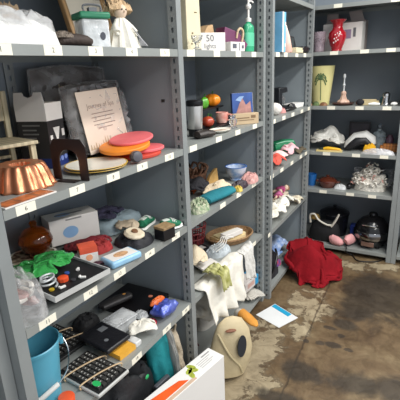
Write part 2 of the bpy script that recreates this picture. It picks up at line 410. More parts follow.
def shelf(root, x0, x1, z, marks, lip=.027):
    b = B(); b.box(x0, x1, .003, DEP - .006, z - .003, z)
    b.box(x0, x1, .001, .003, z - lip, z); b.box(x0, x1, .003, .016, z - lip, z - lip + .002)
    b.box(x0, x1, DEP - .008, DEP - .006, z - lip, z - .003)
    b.box(x0, x0 + .002, .003, DEP - .006, z - lip, z - .003); b.box(x1 - .002, x1, .003, DEP - .006, z - lip, z - .003)
    o = b.ob('shelf', STEEL, root, smooth=False)
    for x, w, s in marks:
        l = B(); l.box(x - w / 2, x + w / 2, .0002, .0012, z - lip + .0005, z - .0005)
        if s: l.mi = 1; l.text(s, .018, front(x, -.0001, z - lip / 2))
        l.ob('shelf_label', [LABEL, INK], o, smooth=False)
    return o
def unit(label, loc, rz, posts, bays, levels, marks, strut=None):
    """posts: (x, side); bays: (x0, x1)"""
    r = thing('shelving_unit', label, 'shelving unit', loc, rz, 'steel shelving units')
    for x, s in posts: post(r, x, s)
    for x, s in posts: post(r, x, s, True)
    for k, (x0, x1) in enumerate(bays):
        B().box(x0 - .02, x1 + .02, DEP - .002, DEP, .03, PH - .03).ob('back_panel', BACKP, r, smooth=False)
        for key, z in levels.items(): shelf(r, x0 + .002, x1 - .002, z - EPS, marks.get((k, key), []))
    done = []
    for x, s in posts:
        B().box(x + FL / 2 - .001, x + FL / 2 + .001, .006, DEP - .006, .03, PH - .03).ob('side_panel', PANEL, r, smooth=False)
    if strut is not None:
        b = B(); M = Matrix.Translation((strut, DEP - .006, 0)) @ Matrix.Rotation(PI / 2, 4, 'Z')
        n0 = len(b.bm.verts); flange(b, 0, -.02, .02)
        bmesh.ops.transform(b.bm, matrix=M, verts=b.bm.verts)
        b.ob('back_strut', POST, r, smooth=False)
    return r
LA = dict(LV); LA['0'] = 1.964
def ymarks(lst, k, off, xf=0):  # label spots of the photo -> distance along the unit
    out = []
    for px, py, s in lst:
        q = at(px, py, 'x', xf); out.append((q.y - off, .062, s))
    return out
def xmarks(lst, off, yf): return [(at(px, py, 'y', yf).x - off, .06, s) for px, py, s in lst]
yA = .565
mk = {(0, '1'): ymarks([(1, 51, '1'), (53.5, 51, '2'), (96, 52, '3'), (132, 52, '4'), (165, 52, '5')], 1, yA),
      (0, '2'): ymarks([(26, 207, '6'), (77.5, 190, '7'), (113.5, 177, '8'), (142.5, 166.5, '9'), (169.5, 157, '10')], 2, yA),
      (0, '3'): ymarks([(48, 322, '11'), (91, 294, '12'), (120, 274, '13'), (150, 254, '14'), (176, 236, '15')], 3, yA),
      (0, '4'): ymarks([(60, 425, ''), (107, 388, '17'), (137, 358, '18'), (167, 329, '19'), (186, 311, '20')], 4, yA),
      (1, '1'): ymarks([(191, 53, ''), (217, 53, ''), (238.5, 53, ''), (254, 53, '')], 1, yA),
      (1, '2'): ymarks([(193.5, 147, ''), (219, 139, ''), (238, 133, ''), (255, 127, '')], 2, yA),
      (1, '3'): ymarks([(223, 204, ''), (239, 194, ''), (254, 184, '')], 3, yA),
      (1, '4'): ymarks([(254, 245, '')], 4, yA)}
ua = unit('grey steel two-bay shelving unit carrying the copper moulds, keyboards and travel mug', (0, yA, 0), 90,
     [(0, 'p'), (.895, 'l'), (1.82, 'l')], [(.035, .895), (.93, 1.82)], LA, mk, strut=.465)
q = at(163, 101, 'y', 1.475)
B().cb((q.y - yA, -q.x, q.z), (.0015, .016, .012)).ob('tape_mark', BLACK, ua, smooth=False)
yC = 2.435
mk = {(0, '1'): ymarks([(278, 54, ''), (286, 54, ''), (297, 54, ''), (305, 54, '')], 1, yC, .035), (0, '2'): ymarks([(274, 121, ''), (284, 118, ''), (293, 114, ''), (302, 111, ''), (309, 109, '')], 2, yC, .035),
      (0, '3'): ymarks([(272, 177, ''), (282, 170, ''), (292, 164, ''), (301, 158, ''), (306, 154, '')], 3, yC, .035), (0, '4'): ymarks([(270, 225, '')], 4, yC, .035)}
unit('narrow-looking grey steel shelving unit in the corner holding pink dolls and green cloth', (.035, yC, 0), 90, [(0, 'l'), (.871, 'l')], [(.035, .871)], LA, mk)
xD, yD = -.2, 3.367
mk = {(0, '0'): xmarks([(338, 6, ''), (396, 0, '')], xD, yD), (0, '1'): xmarks([(334, 54, ''), (364.5, 51.5, ''), (391, 49.5, '')], xD, yD),
      (0, '2'): xmarks([(331, 108.5, ''), (359.5, 108, ''), (387, 107.5, '')], xD, yD), (0, '3'): xmarks([(326.5, 154, ''), (356, 155.5, ''), (384, 157, '')], xD, yD), (0, '4'): xmarks([(323, 192, ''), (350, 194.5, ''), (372, 197, '')], xD, yD)}
unit('grey steel shelving unit across the aisle end holding red vase and black cooker', (xD, yD, 0), 0, [(0, 'p'), (.88, 'p')], [(.035, .88)], LD, mk)
unit('grey steel shelving unit cut by the frame beyond the black cooker post', (xD + .917, yD, 0), 0, [(0, 'p'), (.88, 'p')], [(.035, .88)], LD, {})
unit('grey steel shelving unit cut by the frame before the teal bucket', (-.035, -.367, 0), 90, [(0, 'p'), (.895, 'p')], [(.035, .895)], LA, {(0, '3'): [(.86, .05, '')]})
# ================================================================== bay A, top shelf
p = on(-.15, .77, 'A1')
t = thing('plastic_bag', 'crumpled clear plastic bag of white padding at the top shelf end marked 1 and 2', 'plastic bag', p, 90)
b = B(); b.heap(.32, .2, .085, 3, fold=.35, freq=2.5, prof=.4, sq=5); b.ob('padding', mat('white_padding', S(226, 225, 222), .8, bump=.4, bscale=30), t, (.0, -.01, .001))
b = B(); b.heap(.32, .25, .115, 8, fold=.5, freq=4, prof=.3, sq=5); b.ob('bag_film', film('bag_film', (.88, .88, .87), .6), t, (.0, .02, 0))
b = B(); b.heap(.2, .1, .17, 5, fold=.3, prof=.35)
one(b, 'handbag', mat('brown_leather', S(58, 46, 40), .5, 0, .2, 20, .3, 60), 'dark brown leather pouch standing behind the clear bag of white padding', 'handbag', on(-.36, .80, 'A1'), 90)
b = B(); b.heap(.14, .1, .165, 15, fold=.4, prof=.4)
one(b, 'cloth', mat('peach_cloth', S(214, 184, 150), .9, 0, .1, 20, .3), 'small peach cloth bunched behind the clear bag of white padding', 'cloth', on(-.36, .99, 'A1'), 90)
t = thing('slipper', 'brown leather slipper with grey fur cuff beside the wooden picture frame', 'slipper', on(-.07, .965, 'A1'), 78)
t.scale = (.62, .62, .62)
b = B(); b.loft([(-.085, 0, .02), (-.07, 0, .026), (-.03, 0, .032), (.02, 0, .034), (.07, 0, .03), (.095, 0, .024), (.1, 0, .02)], [(.01, .008), (.03, .022), (.035, .028), (.036, .03), (.038, .027), (.028, .02), (.008, .008)], 16)
b.ob('upper', mat('brown_suede', S(62, 50, 44), .7, 0, .2, 30, .3), t)
b = B(); b.loft([(-.09, 0, .006), (-.06, 0, .006), (.05, 0, .006), (.1, 0, .006)], [(.015, .005), (.036, .006), (.042, .006), (.02, .005)], 14); b.ob('sole', BLACK, t)
b = B(); b.heap(.1, .075, .035, 4, fold=.8, freq=8); b.ob('fur_cuff', mat('grey_fur', S(128, 116, 104), .95, 0, .4, 60, .9, 120), t, (-.05, 0, .042))
# picture frame leaning back
t = thing('framed_picture', 'tan wooden picture frame leaning behind the green lidded jar', 'picture frame', on(-.255, 1.185, 'A1'), 90, rot=(R(-17), 0, R(90)))
b = B(); W_, H_ = .24, .30
for x0, x1, z0, z1 in ((0, .022, 0, H_), (W_ - .022, W_, 0, H_), (.022, W_ - .022, 0, .022), (.022, W_ - .022, H_ - .022, H_)): b.box(x0, x1, 0, .02, z0, z1)
b.ob('frame', TAN, t, bevel=.003)
B().box(.02, W_ - .02, .008, .014, .02, H_ - .02).ob('picture', mat('pale_print', S(222, 214, 196), .6, 0, .08, 7), t)
# jar with green lid
t = thing('storage_jar', 'square clear jar with a green lid and wire clasp beside white doll', 'jar', on(-.13, 1.135, 'A1'), 64)
t.scale = (.9, .9, .95)
B().box(-.052, .052, -.045, .045, 0, .098).ob('body', film('jar_plastic', (.86, .89, .9), .25), t, bevel=.008)
B().box(-.043, .043, -.037, .037, .005, .08).ob('contents', mat('pale_grey_fill', S(205, 208, 206), .7, 0, .25, 30), t, bevel=.01)
B().box(-.058, .058, -.05, .05, .098, .12).ob('lid', mat('green_lid', S(48, 134, 98), .35), t, bevel=.006)
b = B(); b.tube([(-.03, -.02, .119), (-.03, -.02, .142), (.03, -.02, .142), (.03, -.02, .119)], .004); b.cb((0, -.02, .128), (.03, .02, .014)); b.ob('clasp', GREY, t)
b = B(); b.cyl(.013, 0, .0012, 20, sx=.8, M=Matrix.Translation((.022, -.0458, .042)) @ Matrix.Rotation(PI / 2, 4, 'X')); b.ob('emblem', mat('dark_sticker', S(70, 72, 82), .5), t)
B().box(.0535, .0545, -.025, .01, .03, .06).ob('sticker', mat('mustard_sticker', S(190, 160, 80), .5), t)
# doll
t = thing('doll', 'white-dressed doll with fluffy tan hair at shelf marker 4', 'doll', on(-.1, 1.25, 'A1'), 80)
b = B(); b.lathe([(.068, 0), (.064, .01), (.048, .05), (.03, .085), (.02, .1), (.012, .106)], 40, 1, .8, .1, 11); b.ob('dress', WCLOTH, t)
skin = mat('doll_skin', S(232, 205, 180), .6, 0, .03)
b = B(); b.ball((0, 0, .126), (.024, .023, .026)); b.ball((0, -.024, .124), .004, 8)
b.mi = 1
for s in (-1, 1): b.ball((s * .009, -.0215, .13), .003, 8)
b.ob('head', [skin, BLACK], t)
b = B(); b.heap(.1, .075, .06, 9, fold=.9, freq=9, prof=.5, irr=.4); b.ob('hair', mat('tan_hair', S(206, 176, 138), .9, 0, .2, 50, .9, 100), t, (-.004, .014, .122), rot=(R(-14), 0, 0))
for s in (-1, 1):
    b = B(); b.loft([(s * .018, 0, .095), (s * .035, -.01, .075), (s * .042, -.022, .055)], [.009, .011, .013], 10); b.ball((s * .043, -.025, .049), .007, 8); b.ob('arm', WCLOTH, t)
b = B()
for a in range(7): b.tube([(.02 + a * .006, -.035, .07 - a * .006), (.032 + a * .006, -.05, .045 - a * .005), (.036 + a * .006, -.052, .01)], .0016, 5, 3)
b.ob('lace_trim', mat('grey_lace', S(170, 170, 172), .8), t)

# ================================================================== bay A, second shelf
# doll chair
t = thing('doll_chair', 'small cream wooden doll chair behind the copper moulds', 'toy chair', on(-.345, .85, 'A2'), 78)
cw = mat('cream_painted_wood', S(205, 192, 160), .6, 0, .12, 14, kind='wave')
for x in (-.085, .085):
    B().box(x - .009, x + .009, -.085, -.067, 0, .1).ob('leg', cw, t, bevel=.002)
    b = B(); b.prism([(x - .009, 0), (x + .009, 0), (x + .009, .27), (x - .009, .27)], .07, .087); b.ob('leg', cw, t, bevel=.002)
B().box(-.1, .1, -.095, .092, .1, .112).ob('seat', cw, t, bevel=.003)
b = B(); b.box(-.076, .076, .073, .083, .17, .262); b.ob('backrest', cw, t, bevel=.002)
B().box(-.076, .076, -.08, -.072, .04, .05).ob('stretcher', cw, t); B().box(-.076, .076, .074, .082, .04, .05).ob('stretcher', cw, t)
# product box with flap
t = thing('product_box', 'black and white product box with torn flap behind the copper mould', 'carton', at(46, 165, 'x', -.27) * 0 + Vector((-.25, .99, surf('A2'))), 15)
blk = mat('black_print', S(46, 45, 46), .45, 0, .08); nav = mat('navy_print', S(34, 52, 118), .45)
b = B(); b.mi = 1; b.box(-.12, 0, 0, .1, 0, .035); b.mi = 0; b.box(-.12, 0, 0, .1, .035, .165); b.mi = 2; b.box(-.12, 0, 0, .1, .165, .225); b.ob('body', [blk, nav, CARD], t)
b = B(); b.prism([(-.12, .225), (0, .225), (-.006, .262), (-.036, .262), (-.042, .25), (-.06, .244), (-.075, .25), (-.08, .262), (-.114, .262)], 0, .0015); b.ob('flap', CARD, t, smooth=False)
b = B()
for i, (z, w) in enumerate(((.148, .07), (.132, .055), (.118, .062), (.104, .05), (.09, .06), (.076, .045))): b.box(-.1, -.1 + w, -.0008, 0, z, z + .005)
b.ob('printed_lines', mat('grey_print', S(120, 118, 115), .6), t)
Mx = Matrix.Rotation(PI / 2, 4, 'Z')     # right-hand face
b = B(); b.prism([(.03, .14), (.07, .14), (.05, .085)], -.0016, -.0004, Mx); b.box(.008, .022, -.0016, -.0004, .1, .115, Mx); b.box(.08, .096, -.0016, -.0004, .105, .13, Mx); b.ob('printed_shapes', CARD, t)
b = B()
for k in range(4):
    b.cyl(.009, 0, .0012, 16, M=Matrix.Translation((.0004, .016 + k * .023, .022 + .002 * k)) @ Matrix.Rotation(PI / 2, 4, 'Y'))
b.ob('printed_dots', mat('light_blue_print', S(120, 140, 200), .5), t)
# bedding bags
t = thing('bedding_bag', 'dark brown bedding in a glossy zip bag leaning on the shelf back', 'bedding bag', on(-.40, 1.22, 'A2'), 90, rot=(R(0), 0, R(90)))
bed = mat('dark_brown_quilt', S(74, 66, 62), .35, 0, .18, 16, .6, 18)
b = B(); b.pillow(.40, .065, .345, 2, .25, fr=7); b.ob('quilt', bed, t)
b = B(); b.pillow(.42, .08, .352, 5, .35, fr=12); b.ob('bag_film', film('zip_bag_film', (.72, .71, .7), .7, .1), t)
b = B(); b.text('Journey', .03, front(-.06, -.043, .27)); b.ob('lettering', mat('gold_print', S(206, 190, 150), .5), t)
t = thing('bedding_bag', 'brown bedding bag fronted by a cream printed card', 'bedding bag', on(-.268, 1.275, 'A2'), 90, rot=(R(-9), R(-2), R(90)))
b = B(); b.pillow(.32, .085, .275, 11, .25, fr=7); b.ob('quilt', bed, t)
b = B(); b.pillow(.34, .1, .285, 6, .35, fr=12); b.ob('bag_film', film('zip_bag_film', (.72, .71, .7), .7, .1), t)
cardm = mat('cream_insert', S(226, 210, 192), .55, 0, .04, 6)
b = B(); b.box(-.145, .085, -.056, -.054, .015, .245); M = front(-.03, -.0565, .188); b.mi = 1; b.text('Journey of Spa', .026, M)
for k, (w, c) in enumerate(((.12, 0), (.13, 0), (.1, -.01), (.12, .0), (.08, 0))): b.box(-.03 + c - w / 2, -.03 + c + w / 2, -.0568, -.056, .158 - k * .014, .161 - k * .014)
b.mi = 2
random.seed(4)
for k in range(16): x = -.138 + k * .0138; b.prism([(x, .03), (x + .012, .03), (x + .006, .045 + random.random() * .03)], -.0568, -.056)
b.ob('insert_card', [cardm, mat('brown_print', S(150, 128, 116), .6), mat('reed_print', S(196, 172, 140), .6)], t, smooth=False)
# copper moulds
cop = mat('copper', S(214, 142, 104), .34, .8, .18, 10, .05, 30)
def mould(p, label, r=.09, h=.07):
    b = B(); b.lathe([(r * 1.04, 0), (r * 1.06, .004), (r, .008), (r * .9, h * .55), (r * .78, h * .9), (r * .7, h), (r * .35, h * .97), (r * .28, h * .5), (.004, h * .45)], 96, 1, 1, .055, 16, tw=9)
    return one(b, 'cake_mould', cop, label, 'cake mould', p, 90, 'copper cake moulds')
mould(on(-.155, .785, 'A2'), 'fluted copper cake mould upside down beside the black bookend')
mould(on(-.26, .655, 'A2'), 'fluted copper cake mould cut by the frame behind the brochure', .05, .09)
b = B(); b.box(-.08, .085, -.03, .03, 0, .004); b.mi = 1; b.box(-.077, .08, -.027, .027, .004, .0046); b.mi = 2
for x, y, w, d in ((-.07, -.022, .04, .035), (-.02, -.02, .045, .042), (.04, -.01, .03, .03)): b.box(x, x + w, y, y + d, .0046, .005)
one(b, 'brochure', [CARD, mat('brown_cover', S(150, 96, 66), .4, 0, .3, 30), mat('orange_cover', S(190, 108, 62), .4, 0, .3, 40)], 'glossy orange-brown brochure lying at the shelf edge above marker 6', 'brochure', on(-.033, .69, 'A2'), 90, smooth=False)
# bookend
b = B(); arch = [(-.066, 0), (-.036, 0), (-.036, .05)] + [(.036 * math.cos(a), .06 + .036 * math.sin(a)) for a in [PI - k * PI / 10 for k in range(11)]] + [(.036, 0), (.066, 0), (.066, .105), (.05, .128), (-.05, .128), (-.066, .105)]
t = thing('bookend', 'black metal arch-shaped bookend standing beside the copper cake mould', 'bookend', on(-.066, .892, 'A2'), 8)
bem = mat('black_enamel', S(34, 26, 26), .35)
b.prism(arch, 0, .004); b.ob('arch_plate', bem, t, smooth=False)
b = B(); b.box(-.036, .036, -.03, .0, 0, .002); b.ob('foot_plate', bem, t)
# plates
yrim = mat('yellow_rim', S(206, 168, 70), .3); chin = mat('white_china', S(240, 236, 222), .22, 0, .03)
def plate(p, label, r=.108):
    t = thing('plate', label, 'plate', p, 0, 'yellow-rimmed plates')
    b = B(); b.lathe([(.05, 0), (.055, .002), (r * .965, .009), (r * .965, .0105), (r * .6, .006), (.001, .0055)], 40); b.ob('dish', chin, t)
    b = B(); b.lathe([(r * .955, .0107), (r * .967, .0085), (r, .0095), (r * .99, .0112)], 40, ring=True); b.ob('rim', yrim, t)
pc = on(-.104, 1.045, 'A2')
plate(pc, 'white china plate with yellow rim, lower of the two behind bookend')
plate(pc + Vector((.004, .003, .0075)), 'white china plate with yellow rim, upper of the two behind bookend')
# foam paddles and discs
red = mat('red_foam', S(196, 66, 48), .6); org = mat('orange_foam', S(240, 140, 40), .5, 0, .06); pnk = mat('pink_foam', S(226, 108, 112), .6, 0, .06)
def disc(p, m, label, r, sx, h, rz, dz=0, rx=0, ry=0):
    b = B(); b.lathe([(r * .96, 0), (r, .003), (r, h - .003), (r * .96, h), (.001, h)], 40, sx, 1)
    return one(b, 'foam_disc', m, label, 'foam disc', p, rz, 'coloured foam discs', dz, rot=(R(rx), R(ry), R(rz)))
disc(on(-.105, 1.28, 'A2'), red, 'flat red foam disc lying lowest beneath orange one, above marker 9', .09, 1.2, .014, 90)
disc(on(-.1, 1.325, 'A2') + Vector((0, 0, .0148)), pnk, 'pale pink foam disc poking out between the red and orange ones', .075, 1.2, .012, 90)
disc(on(-.11, 1.22, 'A2') + Vector((0, 0, .03)), org, 'bright orange foam disc tilted over the round grey knob', .088, 1.2, .016, 90, 0, 3, -5)
disc(on(-.12, 1.275, 'A2') + Vector((0, 0, .05)), pnk, 'coral pink foam disc lying uppermost on the orange one', .076, 1.3, .011, 90, 0, 3, -5)
b = B(); b.lathe([(.019, 0), (.021, .004), (.021, .026), (.017, .034), (.008, .036), (.001, .0365)], 28)
one(b, 'knob', mat('grey_knob', S(96, 94, 100), .3), 'round grey knob leaning in front of the orange foam disc', 'knob', on(-.028, 1.17, 'A2'), 90, rot=(R(82), 0, R(58)), dz=.022)
# sticker on side panel
# ================================================================== bay A, third shelf
amber = mat('amber_glass', S(190, 96, 24), .04, 0, .1, 8, trans=.85, spec=.8)
t = thing('scalloped_plate', 'brown patterned plate with white scalloped edge under the amber bowl', 'plate', on(-.345, .945, 'A3'), 70)
t.scale = (.8, .8, 1)
b = B(); b.lathe([(.05, 0), (.06, .003), (.105, .014), (.105, .017), (.06, .008), (.001, .007)], 72, flute=.04, nf=12); b.ob('dish', mat('brown_pattern', S(84, 60, 46), .4, 0, col2=S(190, 176, 150), scale=38, kind='voronoi'), t)
b = B(); b.lathe([(.101, .0168), (.105, .014), (.111, .0155), (.109, .0185)], 72, flute=.04, nf=12, ring=True); b.ob('rim', chin, t)
t = thing('amber_bowl', 'amber glass bowl with domed lid standing on the scalloped plate', 'bowl', on(-.35, .948, 'A3') + Vector((0, 0, .0086)), 0)
t.scale = (.92, .92, .92)
b = B(); b.lathe([(.03, 0), (.034, .005), (.026, .014), (.05, .035), (.064, .06), (.066, .068), (.06, .068), (.046, .04), (.02, .022), (.001, .02)], 36, flute=.02, nf=14); b.ob('body', amber, t)
b = B(); b.lathe([(.066, .07), (.066, .076), (.058, .1), (.036, .122), (.012, .13), (.012, .138), (.016, .146), (.01, .154), (.001, .155)], 36, flute=.02, nf=14); b.ob('lid', amber, t)
t = thing('tissue_box', 'long white tissue box with blue ovals beside the amber bowl', 'tissue box', on(-.345, 1.115, 'A3'), 66)
B().box(-.1, .1, -.05, .05, 0, .105).ob('carton', CARD, t, bevel=.002)
bl = mat('pale_blue_print', S(140, 180, 220), .6)
b = B(); b.cyl(.024, 0, .0008, 24, sx=1.3, M=Matrix.Translation((-.02, -.0502, .045)) @ Matrix.Rotation(PI / 2, 4, 'X')); b.ob('printed_oval', bl, t)
b = B(); b.cyl(.018, 0, .0008, 24, sx=1.8, c=(-.03, .0), M=Matrix.Translation((0, 0, .105))); b.ob('printed_oval', bl, t)
b = B(); b.box(-.06, .05, -.006, .006, .105, .1062); b.box(-.035, .03, -.0512, -.05, .094, .1); b.ob('opening', mat('grey_slit', S(150, 148, 146), .8), t)
# red cloths and sandal
cloth('maroon cloth strewn between the white tissue box and orange carton', .2, .07, .03, mat('maroon_cloth', S(128, 38, 46), .9, 0, .3, 18, .3), on(-.255, 1.09, 'A3'), 66, 21, N=28, turn=.1)
b = B(); b.heap(.1, .08, .045, 23, fold=.6, freq=4)
one(b, 'cloth', mat('crimson_cloth', S(150, 44, 44), .9, 0, .3, 18, .3), 'crimson cloth crumpled behind the blue tissue packet', 'cloth', on(-.16, 1.10, 'A3'), 90)
t = thing('sandal', 'dark purple sandal lying between the orange carton and green bag', 'sandal', on(-.09, .955, 'A3'), 10)
b = B(); b.loft([(-.062, 0, .008), (-.05, 0, .008), (0, 0, .008), (.045, 0, .008), (.06, 0, .008)], [(.008, .006), (.022, .008), (.02, .008), (.027, .008), (.012, .006)], 14); b.ob('sole', mat('purple_sole', S(52, 34, 44), .6), t)
b = B(); b.loft([(.02, -.027, .012), (.022, -.018, .026), (.024, 0, .032), (.022, .018, .026), (.02, .027, .012)], [(.014, .003)] * 5, 10); b.ob('strap', mat('purple_strap', S(70, 40, 52), .5), t)
t = thing('small_carton', 'small white carton with orange-red top beside the blue tissue packet', 'carton', at(93, 263, 'A3') + Vector((-.03, .012, 0)), 55)
b = B(); b.box(-.032, .032, -.03, .03, 0, .04); b.mi = 1; b.box(-.032, .032, -.03, .03, .04, .062); b.ob('body', [CARD, mat('orange_red_print', S(222, 92, 62), .5, 0, .15, 30)], t)
b = B(); b.cyl(.012, 0, .001, 16, M=Matrix.Translation((0, -.0302, .024)) @ Matrix.Rotation(PI / 2, 4, 'X')); b.ob('printed_face', mat('peach_print', S(240, 170, 130), .6), t)
t = thing('tissue_packet', 'pale blue tissue packet at the shelf edge over marker 13', 'tissue packet', at(115, 266, 'A3') + Vector((-.045, .005, 0)), 76)
B().box(-.066, .066, -.042, .042, 0, .026).ob('packet', mat('sky_blue_wrap', S(150, 196, 226), .3, 0, .08, 20), t, bevel=.008)
b = B(); b.box(-.055, .055, -.032, .032, .026, .0268); b.mi = 1; b.cyl(.02, .0268, .0274, 20, sx=1.5); b.ob('printed_top', [CARD, mat('tan_print', S(204, 160, 120), .6, 0, .3, 90)], t)
# blue clear packages
b = B(); b.heap(.25, .2, .055, 31, fold=.25, freq=3, sq=6, prof=.3)
t = thing('bedsheet_pack', 'pale blue sheets in clear packaging along the back of the shoe shelf', 'packaged sheets', on(-.33, 1.325, 'A3'), 90)
b.ob('film', film('blue_film', (.62, .76, .82), .35, .1), t)
B().box(-.11, .11, -.08, .08, .002, .036).ob('folded_sheet', mat('pale_blue_sheet', S(166, 196, 206), .8, 0, .08, 10, .2), t, bevel=.012)
cloth('dark plum printed cloth lying on the packaged blue sheets', .15, .12, .025, mat('plum_print_cloth', S(58, 56, 78), .9, 0, .4, 40, .3), on(-.32, 1.29, 'A3') + Vector((0, 0, .056)), 90, 33, N=28)
# purse with medallion
t = thing('purse', 'black crumpled purse with cream round medallion in middle of shelf', 'purse', on(-.105, 1.215, 'A3'), 90)
b = B(); b.heap(.15, .15, .05, 41, fold=.55, freq=4); b.ob('bag', mat('black_white_print', S(30, 30, 36), .7, 0, .4, 30, .3), t)
b = B(); b.lathe([(.04, 0), (.042, .006), (.034, .014), (.001, .015)], 30, flute=.03, nf=10); b.mi = 1; b.lathe([(.014, .0151), (.012, .02), (.001, .021)], 20); b.ob('medallion', [mat('cream_shell', S(214, 200, 174), .5, 0, .15, 40), mat('brown_shell', S(120, 84, 58), .5)], t, (-.015, -.015, .042), rot=(R(14), 0, 0))
cloth('beige cloth laid behind the purse and before the green shoes', .09, .09, .02, mat('beige_cloth', S(186, 170, 146), .9, 0, .1, 30, .3), on(-.19, 1.285, 'A3'), 70, 43, N=24)
t = thing('gift_box', 'little black box with kraft top beside the green shoes', 'box', on(-.05, 1.305, 'A3'), 80)
t.scale = (.92, .92, .92)
B().box(-.036, .036, -.03, .03, 0, .05).ob('box', BLACK, t, bevel=.002)
B().box(-.038, .038, -.032, .032, .05, .062).ob('lid', mat('kraft_top', S(150, 124, 88), .6, 0, .3, 50), t, bevel=.002)
# green shoes
grn = mat('green_canvas', S(22, 112, 78), .75, 0, .15, 40, .3, 120)
def shoe(p, rz, label, L=.125):
    t = thing('sneaker', label, 'shoe', p, rz, 'green sneakers'); k = L / .13
    b = B(); b.loft([(x * k, 0, .007) for x in (-.066, -.055, -.02, .03, .058, .067)], [(.01, .006), (.022, .007), (.02, .007), (.027, .007), (.02, .007), (.006, .006)], 16); b.ob('sole', WHITE, t)
    b = B(); b.loft([(x * k, 0, z) for x, z in ((-.063, .022), (-.055, .03), (-.03, .031), (0, .028), (.03, .022), (.05, .018), (.062, .014))], [(.008, .008), (.02, .02), (.021, .022), (.022, .02), (.025, .014), (.02, .01), (.006, .005)], 16); b.ob('upper', grn, t)
    b = B(); b.loft([(-.056 * k, 0, .05), (-.02 * k, 0, .049), (-.012 * k, 0, .046)], [(.012, .004), (.014, .004), (.008, .003)], 14); b.ob('lining', mat('pale_lining', S(190, 200, 190), .9), t)
    b = B(); b.loft([(.038 * k, 0, .016), (.055 * k, 0, .013), (.066 * k, 0, .01)], [(.025, .01), (.021, .01), (.006, .006)], 14); b.ob('toe_cap', WHITE, t)
    b = B()
    for i in range(4): x = (-.005 + i * .011) * k; b.tube([(x, -.02, .04 - i * .004), (x + .004, 0, .0515 - i * .0055), (x, .02, .04 - i * .004)], .0022, 6, 4)
    b.ob('laces', WHITE, t)
shoe(on(-.165, 1.385, 'A3'), 104, 'green canvas sneaker with white laces on the side away from steel post', .135)
shoe(on(-.045, 1.40, 'A3'), 72, 'green canvas sneaker with white laces close to the steel post', .11)
# tray with green bag
q = at(62, 276, 'A3')
t = thing('electronics_tray', 'black shallow tray with silver rim of small odds at shelf front', 'tray', Vector((-.12, .815, surf('A3'))), 84)
B().box(-.09, .09, -.1, .10, 0, .03).ob('base', BLACK, t, bevel=.004)
b = B(); b.box(-.105, .105, -.145, .12, .03, .035); b.ob('deck', mat('black_deck', S(30, 30, 32), .5, 0, .3, 60), t)
b = B()
for x0, x1, y0, y1 in ((-.108, .108, -.148, -.145), (-.108, .108, .12, .123), (-.108, -.105, -.145, .12), (.105, .108, -.145, .12)): b.box(x0, x1, y0, y1, .026, .044)
b.ob('silver_rim', mat('silver_paint', S(206, 208, 206), .35, .2), t)
zt = surf('A3') + .0362
cloth('green plastic bag spread over back of the black tray', .21, .15, .03, film('green_film', (.06, .42, .10), .25, .12), Vector((-0.179, 0.822, zt)), 82, 51, 'plastic_bag', 'plastic bag', N=36, thick=.0015)
b = B(); b.lathe([(.017, 0), (.017, .012), (.014, .014), (.001, .014)], 20, flute=.03, nf=10)
one(b, 'screw_top', mat('orange_cap', S(226, 84, 44), .4), 'orange-red bottle cap on the black tray', 'cap', Vector((-0.069, 0.807, zt)), 0)
random.seed(9)
for i, (x, y, lab) in enumerate(((-0.024, 0.847, 'tiny white clip on the black tray near its corner at marker 12'), (-0.034, 0.772, 'tiny white clip on the black tray in front of bottle cap'), (-0.079, 0.882, 'tiny white clip on black tray beside edge of the green bag'))):
    b = B(); b.box(-.01, .01, -.004, .004, 0, .006); b.box(-.012, -.006, -.006, .006, .003, .009)
    one(b, 'clip', WHITE, lab, 'clip', Vector((x, y, zt)), 30 + 50 * i, 'white clips on the tray', bevel=.001)
for i, (x, y, c, lab) in enumerate(((-0.054, 0.747, S(190, 160, 40), 'tiny yellow button on the black tray near its end by the clear bag'), (-0.094, 0.847, S(60, 90, 160), 'tiny blue button on the black tray behind the orange cap'), (-0.039, 0.822, S(60, 60, 64), 'tiny dark grey button on the black tray before the orange cap'))):
    b = B(); b.lathe([(.008, 0), (.0085, .002), (.008, .005), (.001, .005)], 16); one(b, 'button', mat('button_%d' % i, c, .4), lab, 'button', Vector((x, y, zt)), 0, 'buttons on the tray')
t = thing('cable', 'coiled silver cable lying on the black tray beside the clear bag', 'cable', Vector((-0.104, 0.742, zt)), 0)
b = B()
b.tube([(.032 * math.cos(a * .5) * (1 - .02 * a), .024 * math.sin(a * .5), .004 + .0028 * a / 3) for a in range(0, 36)], .0035, 6, 2); b.ob('coil', mat('silver_cable', S(190, 194, 196), .35, .3), t)
# clear bag of white cables at the post
t = thing('plastic_bag', 'clear plastic bag of white and pink bits at the shelf end beside post', 'plastic bag', on(-.10, .672, 'A3'), 90)
b = B(); random.seed(3)
for i in range(9):
    c = Vector((random.uniform(-.03, .03), random.uniform(-.05, .05), random.uniform(.02, .08)))
    b.mi = i % 3 == 2
    b.tube([c + Vector((random.uniform(-.025, .025), random.uniform(-.04, .04), random.uniform(-.01, .03))) for k in range(5)], .008, 7, 5)
b.ob('contents', [mat('white_tubing', S(232, 226, 216), .5), mat('dusty_pink_tubing', S(176, 140, 134), .5)], t)
b = B(); b.heap(.13, .2, .15, 61, fold=.5, freq=4, prof=.45); b.ob('bag_film', film('thin_film', (.8, .8, .8), .72, .1), t)

